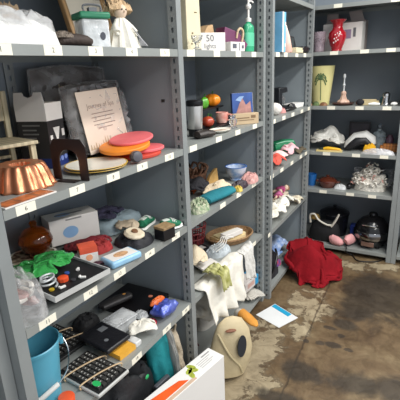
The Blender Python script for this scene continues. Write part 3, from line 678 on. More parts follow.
# ================================================================== bay A, fourth shelf
t = thing('laptop', 'closed black laptop with small orange badge lying at shelf back', 'laptop', on(-.245, 1.346, 'A4'), 90)
B().box(-.12, .105, -.125, .125, 0, .013).ob('base', BLACK, t, bevel=.003)
B().box(-.12, .105, -.125, .125, .0145, .024).ob('lid', mat('laptop_lid', S(20, 18, 20), .3), t, bevel=.003)
b = B(); b.cyl(.011, .024, .0246, 20, c=(.045, -.06)); b.ob('badge', mat('orange_badge', S(214, 130, 100), .4), t)
t = thing('spectacle_case', 'long charcoal spectacle case with orange dot before the laptop', 'spectacle case', on(-.285, 1.265, 'A4'), 70, dz=.0255)
b = B(); b.loft([(-.085, 0, .018), (-.075, 0, .018), (0, 0, .02), (.07, 0, .018), (.082, 0, .018)], [(.012, .008), (.026, .016), (.03, .02), (.024, .016), (.008, .006)], 16); b.ob('case', mat('charcoal_shell', S(52, 50, 50), .45), t)
b = B(); b.ball((.04, 0, .0355), (.01, .007, .003), 12); b.ob('dot', mat('amber_dot', S(210, 150, 70), .4), t)
t = thing('food_container', 'clear plastic food container with lid behind the black folio', 'container', on(-.175, 1.155, 'A4'), 82)
b = B(); b.prism([(-.05, 0), (.05, 0), (.058, .047), (-.058, .047)], -.042, .042); b.ob('tub', CLEAR, t)
b = B(); b.box(-.062, .062, -.047, .047, .0475, .054); b.ob('lid', CLEAR, t, bevel=.003)
b = B(); b.box(-.05, .05, -.036, .036, .0545, .056); b.ob('lid_panel', CLEAR, t)
t = thing('folio', 'black padded folio with silver stickers lying behind keyboard', 'folio', on(-.15, 1.03, 'A4'), 84, dz=.034)
B().box(-.06, .065, -.09, .085, 0, .02).ob('cover', mat('black_leather', S(26, 26, 30), .4, 0, .2, 30, .2), t, bevel=.007)
B().cyl(.009, .02, .0206, 12, c=(-.015, -.035)).ob('sticker', mat('silver_sticker', S(150, 154, 158), .3, .5), t); b = B(); b.box(.01, .045, .02, .05, .02, .0206); b.ob('sticker', mat('silver_sticker', S(150, 154, 158), .3, .5), t)
b = B(); b.heap(.12, .1, .055, 71, fold=.5, freq=3)
one(b, 'pouch', mat('black_pouch', S(26, 26, 28), .7, 0, .3, 20, .3), 'limp black pouch slumped at the back behind keyboards and folio', 'pouch', on(-.325, 1.10, 'A4'), 90)
t = thing('note_pad', 'yellow sticky note pads in clear wrap partly under the folio', 'note pads', on(-.085, 1.04, 'A4'), 84)
B().box(-.05, .035, -.055, .06, 0, .02).ob('pad', mat('yellow_paper', S(232, 172, 60), .6, 0, .06, 60), t)
B().box(.036, .07, -.055, .06, 0, .024).ob('wrap', CLEARW, t, bevel=.004)
cloth('crumpled white napkin beside the clear food container', .11, .09, .02, WCLOTH, on(-.065, 1.165, 'A4'), 60, 73, 'napkin', 'napkin', N=24, thick=.002)
b = B(); b.heap(.06, .05, .03, 75, fold=.7, freq=5)
one(b, 'plastic_wrap', CLEAR, 'little ball of clear wrap between food container and laptop', 'plastic wrap', on(-.12, 1.225, 'A4'), 0)
t = thing('snack_pack', 'shiny blue snack packet with orange and red print near marker 19', 'packet', on(-.055, 1.315, 'A4'), 86)
b = B(); b.pillow(.12, .05, .085, 4, .3, M=Matrix.Rotation(R(78), 4, 'X') @ Matrix.Translation((0, 0, -.03))); b.ob('wrapper', mat('blue_foil', S(44, 66, 170), .3, .2, col2=S(110, 124, 200), scale=16), t, (0, .01, .0275))
b = B(); b.heap(.09, .035, .02, 77, fold=.4); b.ob('orange_print', mat('orange_foil', S(226, 110, 50), .35, 0, .2, 30), t, (.01, .045, .045))
b = B(); b.heap(.05, .04, .022, 79, fold=.6, freq=5)
one(b, 'sweet_wrapper', mat('red_wrapper', S(190, 40, 62), .35, 0, .3, 60), 'small red sweet wrapper beside the blue snack packet', 'wrapper', on(-.075, 1.24, 'A4'), 30)
# keyboards
kbm = mat('keyboard_shell', S(28, 28, 29), .5); keym = mat('dark_keys', S(66, 65, 63), .45, 0, .25, 60); cordm = mat('beige_cord', S(206, 178, 140), .6)
def keyboard(p, rz, label, L, Wd, rim):
    t = thing('keyboard', label, 'keyboard', p, rz, 'keyboards tied with cord')
    B().box(-L / 2, L / 2, -Wd / 2, Wd / 2, 0, .014).ob('shell', rim, t, bevel=.004)
    B().box(-L / 2 + .006, L / 2 - .006, -Wd / 2 + .006, Wd / 2 - .006, .014, .0175).ob('deck', kbm, t)
    b = B(); nx, ny = 12, 6
    for i in range(nx):
        for j in range(ny):
            dx, dy = (L - .03) / nx, (Wd - .03) / ny; x = -L / 2 + .015 + (i + .5) * dx + (j % 2) * .003; y = -Wd / 2 + .015 + (j + .5) * dy
            b.cb((x, y, .021), (dx * .72, dy * .7, .007))
            if (i * 7 + j * 3) % 4: b.mi = 1; b.cb((x - dx * .1, y, .0247), (dx * .22, dy * .26, .0006)); b.mi = 0
    b.ob('keys', [keym, mat('key_legend', S(196, 194, 188), .6)], t, smooth=False)
    b = B()
    for x in (-L * .17, L * .2): b.tube([(x - .02, -Wd / 2 - .003, .002), (x - .018, -Wd / 2 - .002, .022), (x, 0, .029), (x + .02, Wd / 2 + .002, .022), (x + .022, Wd / 2 + .003, .002)], .0028, 6, 5)
    b.ob('cord', cordm, t)
    return t
t = keyboard(on(-0.079, 0.882, 'A4'), -4, 'black keyboard with pale rim at the shelf edge tied with cord', .22, .15, mat('pale_rim', S(190, 190, 186), .35))
b = B(); b.cyl(.012, .0248, .0256, 16, c=(.07, -.045), sx=1.5); b.ob('green_sticker', mat('green_sticker', S(40, 170, 90), .5), t)
keyboard(on(-.337, .955, 'A4'), -4, 'all-black keyboard lying further back beside the teal bucket', .21, .155, kbm)
# bucket
teal = mat('teal_plastic', S(92, 172, 198), .35, 0, .03)
t = thing('bucket', 'teal plastic bucket with wire handle and white grip', 'bucket', on(-.165, .715, 'A4'), -33)
t.scale = (.95, .95, 1)
b = B(); b.lathe([(.072, 0), (.075, .003), (.094, .21), (.099, .212), (.1, .222), (.096, .225), (.09, .218), (.07, .008), (.001, .007)], 44); b.ob('shell', teal, t)
def rim(a, r, z): return (r * math.cos(R(a)), r * math.sin(R(a)), z)
for x, y in ((0, .101), (0, -.101)):
    b = B(); b.cb((x, y, .2), (.026, .014, .03)); b.ob('handle_lug', teal, t, bevel=.004)
b = B(); b.tube([rim(90, .11, .2), rim(75, .122, .165), rim(50, .128, .13), rim(30, .122, .105)], .0022, 6, 4); b.ob('handle_wire', CHROME, t); b = B(); b.tube([rim(-30, .112, .066), rim(-50, .115, .085), rim(-75, .118, .14), rim(-90, .11, .2)], .0022, 6, 4); b.ob('handle_wire', CHROME, t)
b = B(); b.loft([rim(31, .122, .106), rim(0, .122, .084), rim(-31, .112, .065)], [.0085] * 3, 12); b.ob('handle_grip', WHITE, t)
b = B(); b.lathe([(.02, 0), (.026, .006), (.028, .03), (.026, .034), (.02, .036), (.001, .036)], 24)
one(b, 'jar_lid', mat('orange_plastic', S(232, 92, 50), .4), 'orange plastic cap on the shelf before the teal bucket', 'cap', at(63, 409, 'A4') + Vector((.0, .02, 0)), 0)

# ================================================================== bay A, bottom shelf
t = thing('duffel_bag', 'black duffel bag with small green badge on the lowest shelf', 'bag', on(-.125, 1.07, 'A5'), 90)
b = B(); b.heap(.34, .22, .36, 81, fold=.3, freq=2.4, prof=.3); b.ob('body', mat('black_nylon', S(26, 27, 30), .6, 0, .2, 12, .3, 50), t)
b = B(); b.ball((0, 0, 0), (.012, .004, .01), 10); b.ob('badge', mat('green_badge', S(48, 176, 104), .4), t, (.065, -.103, .27))
t = thing('tote_bag', 'teal fabric tote bag slumped beside the black duffel bag', 'bag', on(-.055, 1.275, 'A5'), 80, rot=(R(-3), R(-5), R(72)))
b = B(); b.pillow(.13, .075, .39, 9, .2, fr=5); b.ob('body', mat('teal_fabric', S(26, 134, 140), .8, 0, .12, 14, .3), t)
b = B(); b.pillow(.035, .096, .34, 12, .1, M=Matrix.Translation((.052, -.012, .02))); b.ob('grey_trim', mat('grey_trim', S(148, 148, 144), .8), t)
t = thing('tote_bag', 'beige canvas bag drooping between the teal tote and steel post', 'bag', on(-.06, 1.40, 'A5'), 84, rot=(R(-5), R(-6), R(72)))
b = B(); b.pillow(.1, .08, .3, 19, .3, fr=6); b.ob('body', mat('beige_canvas', S(186, 172, 150), .9, 0, .1, 20, .4), t)
b = B(); b.tube([(-.03, -.01, .29), (-.035, -.03, .335), (0, -.035, .35), (.035, -.03, .33), (.03, -.01, .285)], .006, 8, 5); b.ob('handle', mat('beige_canvas', S(186, 172, 150)), t)
b = B(); b.box(-.045, .045, -.01, .01, 0, .2)
one(b, 'binder', mat('charcoal_board', S(74, 76, 82), .5), 'charcoal grey binder standing before the teal tote bag', 'binder', on(-.012, 1.19, 'A5'), 84, bevel=.004)

# ================================================================== carton on the floor
t = thing('carton', 'long white carton with orange and green print standing on the floor', 'carton', Vector((.093, 1.2, 0)), 79)
B().box(-.215, .235, -.047, .047, 0, .30).ob('body', mat('white_carton', S(236, 234, 230), .45, 0, .02, 5), t, bevel=.002)
b = B(); b.prism([(-.215, .035), (.02, .035), (-.01, .005), (-.215, -.02)], -.0006, 0, Matrix.Translation((0, .012, .3)) @ Matrix.Rotation(-PI / 2, 4, 'X') @ Matrix.Diagonal((1, 1, -1, 1)))
b.ob('orange_print', mat('orange_band', S(240, 96, 36), .45, 0, .12, 14), t)
b = B(); b.box(-.215, .05, -.045, -.028, .3, .3006); b.ob('tan_print', mat('tan_band', S(206, 178, 154), .45, 0, .1, 20), t)
b = B()
for x, y, a in ((.06, .012, 20), (.075, .0, -40), (.05, -.012, 70), (.085, .022, 110)): b.cyl(.012, 0, .0005, 14, sx=1.9, M=topm(x, y, .3004, a))
b.ob('leaf_print', mat('leaf_green', S(176, 186, 70), .5, 0, .3, 40), t)
b = B(); b.box(.16, .215, .024, .031, .3, .3006)
for k in range(4): b.box(.11, .2 - .02 * (k % 2), .012 - k * .011, .0145 - k * .011, .3, .3004)
b.ob('printed_lines', mat('grey_lines', S(150, 148, 146), .6), t)
# ================================================================== bay B, top shelf
t = thing('cardboard_box', 'tall cream cardboard box with tiny print beside the first steel post', 'box', on(-.115, 1.715, 'B1'), 86)
b = B(); b.prism([(-.055, 0), (.06, 0), (.05, .29), (-.05, .29)], -.045, .045); b.ob('body', CREAM, t, bevel=.003)
b = B()
for k in range(5): b.cb((-.02 + .008 * (k % 3), -.0458, .03 + k * .011), (.012, .0008, .006))
b.cb((.018, -.0458, .16), (.02, .0008, .004)); b.ob('printed_marks', mat('umber_print', S(120, 104, 70), .6), t)
b = B(); b.lathe([(.018, 0), (.02, .004), (.008, .014), (.008, .024), (.024, .045), (.026, .06), (.022, .06), (.018, .045), (.001, .03)], 24)
one(b, 'glass_dish', GLASS, 'small clear glass dish in front of the tall cream box', 'glass', on(-.025, 1.655, 'B1'), 0)
t = thing('lights_box', 'white box marked 50 lights on the top shelf', 'box', on(-.085, 1.86, 'B1'), 52)
B().box(-.08, .08, -.035, .035, 0, .082).ob('box', CARD, t, bevel=.002)
b = B(); b.text('50', .042, front(.0, -.0355, .056)); b.text('lights', .03, front(.0, -.0355, .022)); b.ob('lettering', mat('grey_ink', S(92, 94, 104), .6), t)
b = B(); b.prism([(-.05, 0), (.05, 0), (.055, .115), (.0, .125), (-.045, .11)], -.03, .03)
one(b, 'paper_bag', mat('kraft_paper', S(206, 172, 130), .8, 0, .06, 20, .3), 'tan kraft paper bag tilted behind purple gift bag', 'paper bag', on(-.22, 2.12, 'B1'), 90, rot=(0, R(-22), R(90)), bevel=.003)
t = thing('gift_bag', 'purple gift bag lying beside the green hand sanitizer', 'gift bag', on(-.11, 2.14, 'B1'), 70)
pur = mat('purple_paper', S(112, 56, 92), .5, 0, .1, 14)
b = B(); b.prism([(-.08, 0), (.09, 0), (.12, .04), (.05, .1), (-.05, .125)], -.035, .035); b.ob('body', pur, t, bevel=.003)
b = B(); b.tube([(.03, -.036, .07), (.035, -.042, .105), (.055, -.043, .118), (.075, -.042, .1), (.07, -.037, .05)], .006, 8, 5); b.ob('handle', mat('tan_rope', S(214, 190, 156), .7), t)
t = thing('price_box', 'little white box with grey print before the purple gift bag', 'box', on(-.035, 2.06, 'B1'), 80)
B().box(-.065, .06, -.025, .025, 0, .045).ob('box', CARD, t, bevel=.002)
b = B(); b.box(-.05, -.015, -.0258, -.025, .014, .036); b.box(.005, .012, -.0258, -.025, .004, .042); b.box(.03, .05, -.0258, -.025, .014, .03); b.ob('printed_marks', mat('grey_ink', S(92, 94, 104)), t)
t = thing('sanitizer_bottle', 'green hand sanitizer pump bottle with white pump', 'bottle', on(-.055, 2.29, 'B1'), 90)
b = B(); b.lathe([(.03, 0), (.034, .004), (.034, .125), (.03, .14), (.013, .152), (.013, .158)], 28, 1.3, .85); b.ob('body', mat('green_gel', S(70, 190, 140), .12, 0, .06, 6, trans=.3), t)
b = B(); b.lathe([(.0335, .03), (.0348, .031), (.0348, .1), (.0335, .101)], 28, 1.3, .85, ring=True); b.ob('label', mat('pale_green_label', S(96, 196, 156), .4), t)
b = B(); b.lathe([(.016, .158), (.016, .176), (.006, .18), (.006, .222), (.013, .224), (.017, .235), (.013, .246), (.006, .248), (.006, .275), (.001, .276)], 20); b.loft([(0, 0, .262), (.012, -.014, .262), (.018, -.022, .254)], [.005, .0045, .004], 10); b.ob('pump', WHITE, t)

# ================================================================== bay B, second shelf
t = thing('travel_mug', 'stainless travel mug with black lid beside the first steel post', 'mug', on(-.12, 1.775, 'B2'), 0)
b = B(); b.lathe([(.03, 0), (.032, .004), (.04, .14), (.04, .145)], 32); b.ob('body', mat('brushed_steel', S(222, 220, 216), .3, .75, .06, 30), t)
b = B(); b.lathe([(.0405, .1455), (.042, .148), (.042, .166), (.036, .172), (.001, .172)], 32); b.ob('lid', BLACK, t)
b = B(); b.lathe([(.0305, .0), (.0335, .003), (.036, .035), (.0345, .036)], 32, ring=True); b.ob('base_ring', BLACK, t)
t = thing('display_stand', 'black two-tier display stand holding vegetable shaped ornaments', 'stand', on(-.19, 2.075, 'B2'), 90)

B().box(-.15, .16, -.07, .07, 0, .012).ob('tier', BLACK, t, bevel=.002)
B().box(-.15, .16, .0, .07, .098, .106).ob('tier', BLACK, t, bevel=.002)
for x in (-.14, .15):
    B().box(x - .005, x + .005, .03, .04, .012, .098).ob('upright', BLACK, t)
def veg(p, name, label, r, m, sx=1, sz=.85, lobes=8, fl=.06, stem=True):
    t = thing(name, label, 'ornament', p, 0, 'vegetable ornaments')
    b = B(); b.lathe([(max(.002, r * math.sin(PI * i / 12)), r * sz * (1 - math.cos(PI * i / 12))) for i in range(13)], 40, sx, 1, fl, lobes); b.ob('body', m, t)
    if stem: b = B(); b.loft([(0, 0, 2 * r * sz - .004), (.002, .001, 2 * r * sz + .008), (.006, .002, 2 * r * sz + .014)], [.006, .004, .003], 8); b.ob('stem', mat('leaf_stem', S(60, 120, 40), .6), t)
z1, z0 = surf('B2') + .1065, surf('B2') + .0125
veg(Vector((-.20, 2.02, z1)), 'green_pepper', 'glossy green pepper ornament on the stand upper tier', .03, mat('pepper_green', S(92, 170, 48), .25, 0, .25, 12), .8, 1.05, 4, .1)
veg(Vector((-.225, 2.16, z1)), 'pumpkin', 'bright orange pumpkin ornament on the stand upper tier', .045, mat('pumpkin_orange', S(240, 142, 30), .3, 0, .1, 10), 1.1, .78)
veg(Vector((-.165, 1.99, z0)), 'tomato', 'red-brown tomato ornament on the stand lower tier', .034, mat('tomato_red', S(178, 70, 46), .25, 0, .15, 12), 1, .85, 5, .05)
veg(Vector((-.20, 2.085, z0)), 'pepper', 'little dark green pepper ornament in middle of lower tier', .02, mat('deep_green', S(44, 110, 60), .3), .9, 1.1, 4, .1)
t = thing('mug', 'pink mug with pale pattern on the stand lower tier', 'mug', Vector((-.165, 2.165, z0)), 0)
b = B(); b.lathe([(.024, 0), (.03, .004), (.036, .03), (.036, .062), (.032, .062), (.03, .01), (.001, .008)], 28); b.ob('body', mat('pink_glaze', S(214, 130, 116), .3, 0, col2=S(232, 190, 176), scale=40), t)
b = B(); b.tube([(.034, .005, .05), (.055, .008, .046), (.056, .008, .022), (.033, .005, .016)], .005, 8, 5); b.ob('handle', mat('pink_glaze', S(214, 130, 116)), t)
b = B(); b.lathe([(.022, 0), (.024, .003), (.014, .01), (.022, .03), (.02, .046), (.012, .05), (.016, .062), (.012, .066), (.001, .066)], 24, flute=.08, nf=8)
one(b, 'glass_figurine', GLASS, 'cut clear glass figurine at the shelf edge before pink mug', 'figurine', on(-.06, 2.085, 'B2'), 0)
t = thing('dish', 'white rimmed rectangular dish with brown pattern near travel mug', 'dish', on(-.055, 1.915, 'B2'), 82)
b = B(); b.lathe([(.035, 0), (.04, .002), (.062, .013), (.062, .016), (.042, .008), (.001, .007)], 4 * 12, 1.1, .8); b.ob('dish', chin, t)
b = B(); b.lathe([(.041, .0082), (.04, .0092), (.001, .0088)], 40, 1.1, .8); b.ob('pattern', mat('brown_motif', S(150, 110, 84), .5, 0, col2=S(206, 190, 170), scale=60), t)
b = B(); b.loft([(-.06, 0, .018), (-.05, 0, .018), (0, 0, .02), (.05, 0, .016), (.06, 0, .014)], [(.01, .008), (.03, .018), (.032, .02), (.026, .014), (.008, .006)], 14, .1, 3)
t = one(b, 'slipper', mat('black_brown_leather', S(44, 36, 32), .5, 0, .4, 40), 'small black-brown slipper lying in front of the travel mug', 'slipper', on(-.05, 1.74, 'B2'), 70)
t = thing('picture_book', 'upright book with blue illustrated cover near the double post', 'book', on(-.085, 2.275, 'B2'), 84, rot=(R(-6), 0, R(48)))
b = B(); b.box(-.066, .066, 0, .024, 0, .17); b.ob('cover', mat('blue_cover', S(52, 84, 150), .4, 0, .3, 14), t, bevel=.001)
b = B(); b.box(-.062, .062, .002, .0235, .001, .1705); b.box(-.06, .068, .003, .021, .004, .166); b.ob('pages', CREAM, t)
b = B(); b.mi = 0
b.prism([(-.05, .04), (-.02, .11), (0, .14), (.02, .1), (.05, .12), (.055, .04)], -.0006, 0); b.mi = 1; b.prism([(-.045, .13), (-.02, .15), (.01, .15), (-.01, .12)], -.0006, 0); b.ob('illustration', [mat('rosy_print', S(176, 128, 120), .5, 0, .25, 30), mat('pale_blue_cover', S(150, 180, 220), .5)], t)
t = thing('card_box', 'tan card box standing before the blue illustrated book', 'box', on(-.055, 2.235, 'B2'), 50)
B().box(-.08, .08, -.018, .018, 0, .062).ob('box', mat('tan_card', S(196, 172, 138), .6, 0, .06), t, bevel=.002)
b = B(); b.box(-.06, .02, -.0188, -.018, .034, .04); b.box(-.06, .05, -.0188, -.018, .022, .026); b.box(.03, .06, -.0188, -.018, .034, .05); b.ob('printed_lines', mat('brown_lines', S(130, 104, 76), .6), t)

# ================================================================== bay B, third shelf
t = thing('wicker_basket', 'brown curly wicker basket at the back of the cloth shelf', 'basket', on(-.33, 2.075, 'B3'), 90)
wick = mat('brown_wicker', S(110, 78, 58), .7, 0, .35, 50, .8, 60)
b = B(); b.lathe([(.07, 0), (.085, .03), (.09, .075), (.082, .075), (.065, .01), (.001, .008)], 48, flute=.03, nf=24); b.ob('bowl', wick, t)
b = B()
for k in range(12): a = k * 2 * PI / 12; b.tube([(.085 * math.cos(a), .085 * math.sin(a), .07), (.1 * math.cos(a + .15), .1 * math.sin(a + .15), .1), (.08 * math.cos(a + .35), .08 * math.sin(a + .35), .115), (.07 * math.cos(a + .5), .07 * math.sin(a + .5), .09)], .007, 6, 4)
b.ob('curls', wick, t)
t = thing('teddy_bear', 'brown teddy bear slumped beside the first steel post', 'toy', on(-.31, 1.84, 'B3'), 70)
fur = mat('bear_fur', S(104, 66, 44), .95, 0, .25, 40, .8, 90)
b = B(); b.ball((0, 0, .055), (.052, .045, .055)); b.ball((0, -.012, .135), (.042, .04, .038)); b.ob('body', fur, t)
for s in (-1, 1):
    b = B(); b.ball((s * .033, 0, .168), (.016, .009, .016), 12); b.ob('ear', fur, t)
    b = B(); b.loft([(s * .035, -.01, .09), (s * .06, -.03, .07), (s * .062, -.05, .05)], [.015, .017, .014], 10); b.ob('arm', fur, t)
    b = B(); b.loft([(s * .025, -.02, .022), (s * .04, -.06, .02), (s * .043, -.08, .026)], [.022, .021, .017], 10); b.ob('leg', fur, t)
b = B(); b.ball((0, -.05, .128), (.018, .014, .014), 12); b.ob('muzzle', mat('pale_fur', S(196, 160, 124), .95), t)
cloth('orange cloth crumpled in front of the wicker basket', .12, .09, .05, mat('orange_cloth', S(222, 104, 50), .9, 0, .15, 20, .3), on(-.22, 2.0, 'B3'), 80, 3)
t = thing('felt_bag', 'mustard tan felt pouch standing beside blue and white bowl', 'pouch', on(-.255, 2.125, 'B3'), 84, rot=(R(-8), 0, R(84)))
b = B(); b.prism([(-.06, 0), (.05, 0), (.055, .085), (-.02, .055), (-.055, .02)], -.012, .012); b.ob('body', mat('tan_felt', S(196, 156, 92), .9, 0, .1, 30, .3), t, bevel=.004)
t = thing('bowl', 'blue and white ceramic bowl near the double steel post', 'bowl', on(-.125, 2.255, 'B3'), 0)
b = B(); b.lathe([(.035, 0), (.038, .008), (.03, .014), (.058, .05), (.066, .085), (.061, .085), (.05, .045), (.001, .02)], 40); b.ob('body', mat('white_glaze', S(226, 230, 236), .2, 0, col2=S(120, 160, 210), scale=22), t)
b = B(); b.lathe([(.061, .0852), (.062, .088), (.067, .088), (.0665, .0852)], 40, ring=True); b.ob('rim', mat('cobalt_glaze', S(58, 110, 190), .2), t)
cloth('cream cloth bunched in the middle of the cloth shelf', .2, .12, .045, mat('cream_cloth', S(226, 208, 178), .9, 0, .1, 20, .3), on(-.125, 1.985, 'B3'), 80, 5)
cloth('black knitted cloth heaped beside the brown teddy bear', .16, .13, .07, DARK, on(-.2, 1.85, 'B3') + Vector((0, .0, 0)), 80, 7)
lump('pinkish knitted toy bundle in front of blue and white bowl', .13, .1, .06, mat('pink_knit', S(206, 156, 150), .95, 0, .25, 40, .7, 70), on(-.045, 2.25, 'B3'), 90, 9, 'knitted_bundle', 'toy')
lump('dark purse lying between the cream cloth and pink bundle', .12, .08, .04, mat('aubergine_leather', S(52, 40, 50), .5), on(-.04, 2.12, 'B3'), 84, 11, 'purse', 'purse', prof=.4)
lump('yellow ball of yarn before the dark purse', .05, .045, .035, mat('yellow_yarn', S(216, 190, 96), .9, bump=.6), on(-.015, 2.05, 'B3'), 0, 12, 'yarn', 'yarn', prof=.5)
b = B(); b.loft([(-.13, 0, .026), (-.12, 0, .028), (-.03, .005, .028), (.06, 0, .03), (.11, .005, .026), (.12, .005, .024)], [(.02, .012), (.045, .022), (.05, .026), (.046, .024), (.04, .022), (.015, .008)], 18, .12, 4, fr=18)
one(b, 'folded_cloth', mat('teal_cloth', S(26, 118, 130), .85, 0, .15, 12, .3), 'rolled teal cloth at the shelf edge below the brown toys', 'cloth', on(-.045, 1.86, 'B3'), 80)
t = thing('crochet_bag', 'white and green crocheted bag sitting at the shelf edge by the post', 'bag', on(-.055, 1.66, 'B3'), 90)
b = B(); b.heap(.13, .09, .07, 14, fold=.7, freq=6); b.ob('bag', mat('crochet_yarn', S(206, 206, 180), .95, 0, col2=S(120, 150, 110), scale=60, bump=.8, bscale=90), t)

# ================================================================== bay B, fourth shelf
t = thing('mesh_basket', 'red mesh basket at the back of the tray shelf', 'basket', on(-.335, 2.06, 'B4'), 80)
b = B(); rm = mat('red_wire', S(140, 50, 52), .5)
for z in (.01, .05, .09, .13): b.tube([((.075 + z * .15) * math.cos(a * PI / 8), (.075 + z * .15) * math.sin(a * PI / 8), z) for a in range(17)], .0035, 5, 2)
for k in range(16): a = k * PI / 8; b.tube([(.076 * math.cos(a), .076 * math.sin(a), .01), (.095 * math.cos(a), .095 * math.sin(a), .13)], .003, 5)
b.cyl(.075, .004, .009); b.ob('mesh', rm, t)
lump('maroon felt lying inside the red mesh basket', .11, .1, .07, mat('maroon_felt', S(104, 40, 44), .9), on(-.335, 2.06, 'B4') + Vector((0, 0, .0095)), 0, 15)
lump('black rucksack shadowed at the back beside the first post', .2, .2, .24, DARK, on(-.33, 1.80, 'B4'), 90, 16, 'rucksack', 'bag', prof=.35)
t = thing('wicker_tray', 'oval brown wicker tray of papers near the double post', 'tray', on(-.165, 2.215, 'B4'), 62)
wt = mat('tray_wicker', S(150, 116, 80), .7, 0, .3, 60, .7, 80)
b = B(); b.lathe([(.12, 0), (.125, .002), (.142, .035), (.137, .037), (.12, .008), (.001, .006)], 56, 1.12, .8); b.ob('base', wt, t)
b = B(); b.tube([(.145 * 1.12 * math.cos(a * PI / 12), .145 * .8 * math.sin(a * PI / 12), .037) for a in range(25)], .006, 8, 2); b.ob('rim', wt, t)

zt = surf('B4') + .0085
b = B(); b.box(-.1, .095, -.06, .06, 0, .02); b.box(-.09, .1, -.055, .05, .02, .03)
one(b, 'envelopes', mat('ivory_paper', S(232, 212, 164), .7, 0, .05), 'ivory envelopes lying in the oval wicker tray', 'envelopes', Vector((-.17, 2.22, zt)), 66, bevel=.001)
b = B(); b.box(-.08, .07, -.025, .025, 0, .03)
one(b, 'tissue_carton', CARD, 'flat white carton laid over the ivory envelopes', 'carton', Vector((-.13, 2.195, zt + .0306)), 70, bevel=.002)
t = thing('photo_card', 'black card with a white picture leaning near tray of envelopes', 'card', on(-.24, 1.92, 'B4'), 70)
B().box(-.05, .05, -.035, .035, 0, .025).ob('card', BLACK, t)
b = B(); b.box(-.02, .03, -.02, .022, .025, .0258); b.ob('picture', CARD, t)
lump('clear bag of blue-grey bits at the shelf edge before wicker tray', .18, .11, .06, film('blue_grey_film', (.66, .72, .76), .35, .15), on(-.135, 2.0, 'B4'), 74, 17, 'plastic_bag', 'plastic bag', freq=6)
b = B()
for k in range(4):
    b.tube([(-.11 + k * .012, -.05 + k * .02, .004), (-.06, -.075 + k * .01, .03 + k * .006), (.0, -.06 + k * .012, .05), (.06, -.03 - k * .012, .035), (.1, .01 + k * .014, .004)], .0026, 6, 6)
one(b, 'cable', mat('white_cable', S(222, 220, 214), .5), 'loose white cables trailing over the clear blue-grey bag', 'cable', on(-.13, 2.01, 'B4') + Vector((0, 0, .056)), 84)
for k, (x, y, a, m_, lab) in enumerate(((-.12, 1.89, 50, BLACK, 'black greeting card lying beside the clear blue-grey bag'), (-.10, 1.80, 65, CARD, 'white folded leaflet beside the cream cloth heap'), (-.33, 1.93, 30, mat('grey_card', S(150, 148, 146), .6), 'grey card lying beside the red mesh basket'))):
    b = B(); b.box(-.06, .06, -.045, .045, 0, .004); b.box(-.058, .06, -.043, .043, .0042, .008)
    one(b, 'greeting_card', m_, lab, 'card', on(x, y, 'B4'), a, 'cards on the tray shelf')
cloth('cream cloth heap at the shelf edge beside the first post', .17, .16, .13, mat('cream_linen', S(222, 206, 178), .9, 0, .06, 16, .4), on(-.215, 1.74, 'B4'), 90, 18, N=30)

# ================================================================== overflow before bay B
lump('bulging grey linen bag at the foot of the shelf behind beige handbag', .26, .14, .14, mat('linen_mix', S(196, 192, 184), .7, 0, .12, 10, .5, 20), on(-.2, 1.94, 'B5'), 90, 21, 'linen_bag', 'bag', fold=.4, prof=.4)
cloth('large white shirt piled over the linen bag below wicker tray', .54, .34, .38, WCLOTH, on(-.16, 1.945, 'B5'), 90, 22, 'shirt', 'shirt', N=52, comp=.7, lump=.58, lp=.4, rough=.2)
hung('white cotton sheet hanging over the shelf edge by the first post', .46, .065, .20, WCLOTH, on(.0, 1.79, 'B4'), 5, 'sheet', 'sheet', skew=.1, amp=.022)
hung('pale grey shirt hanging over the shelf edge below the cable tangle', .15, .035, .17, mat('pale_grey_cotton', S(214, 212, 206), .9, 0, .06, 14, .4), on(.0, 2.105, 'B4'), 9, 'shirt', 'shirt', skew=.1, amp=.014)
hung('green and yellow scarf hanging in front of the white sheet', .10, .09, .07, mat('green_scarf', S(140, 140, 62), .9, 0, col2=S(206, 204, 150), scale=26), on(.045, 1.70, 'B4') + Vector((0, 0, .05)), 12, 'scarf', 'scarf', amp=.008)
cloth('striped grey shirt spread on the lowest shelf under the blue-ended carton', .17, .26, .05, mat('grey_stripe', S(170, 166, 156), .9, 0, col2=S(210, 206, 196), scale=30, kind='wave'), on(-.105, 2.293, 'B5'), 90, 24, 'shirt', 'shirt', N=36, comp=.8)
t = thing('carton', 'pale carton with bright blue end poking out by double post', 'carton', on(-.075, 2.295, 'B5'), 84, dz=.085)
B().box(-.1, .035, -.045, .045, 0, .065).ob('body', mat('greyish_card', S(206, 200, 196), .6, 0, .06), t, bevel=.003)
B().box(.036, .078, -.046, .046, 0, .066).ob('blue_end', mat('bright_blue_print', S(40, 146, 196), .5, 0, .05), t, bevel=.003)
b = B(); b.box(-.07, .02, -.0458, -.045, .02, .05); b.ob('printed_patch', mat('pinkish_print', S(196, 160, 150), .6), t)
# toy duck
t = thing('toy_duck', 'plush toy with long orange beak lying beside beige handbag', 'toy', on(.02, 2.02, 'B5'), -20, dz=.0)
b = B(); b.ball((-.035, 0, .035), (.036, .035, .035), 18); b.ob('head', mat('pale_plush', S(204, 200, 190), .95, 0, .1, 20, .6), t)
b = B(); b.loft([(-.02, 0, .05), (.03, 0, .045), (.085, 0, .03), (.11, 0, .022)], [(.034, .03), (.034, .02), (.03, .014), (.01, .006)], 16); b.ob('beak', mat('orange_plush', S(216, 148, 62), .9, 0, .1, 20, .4), t)
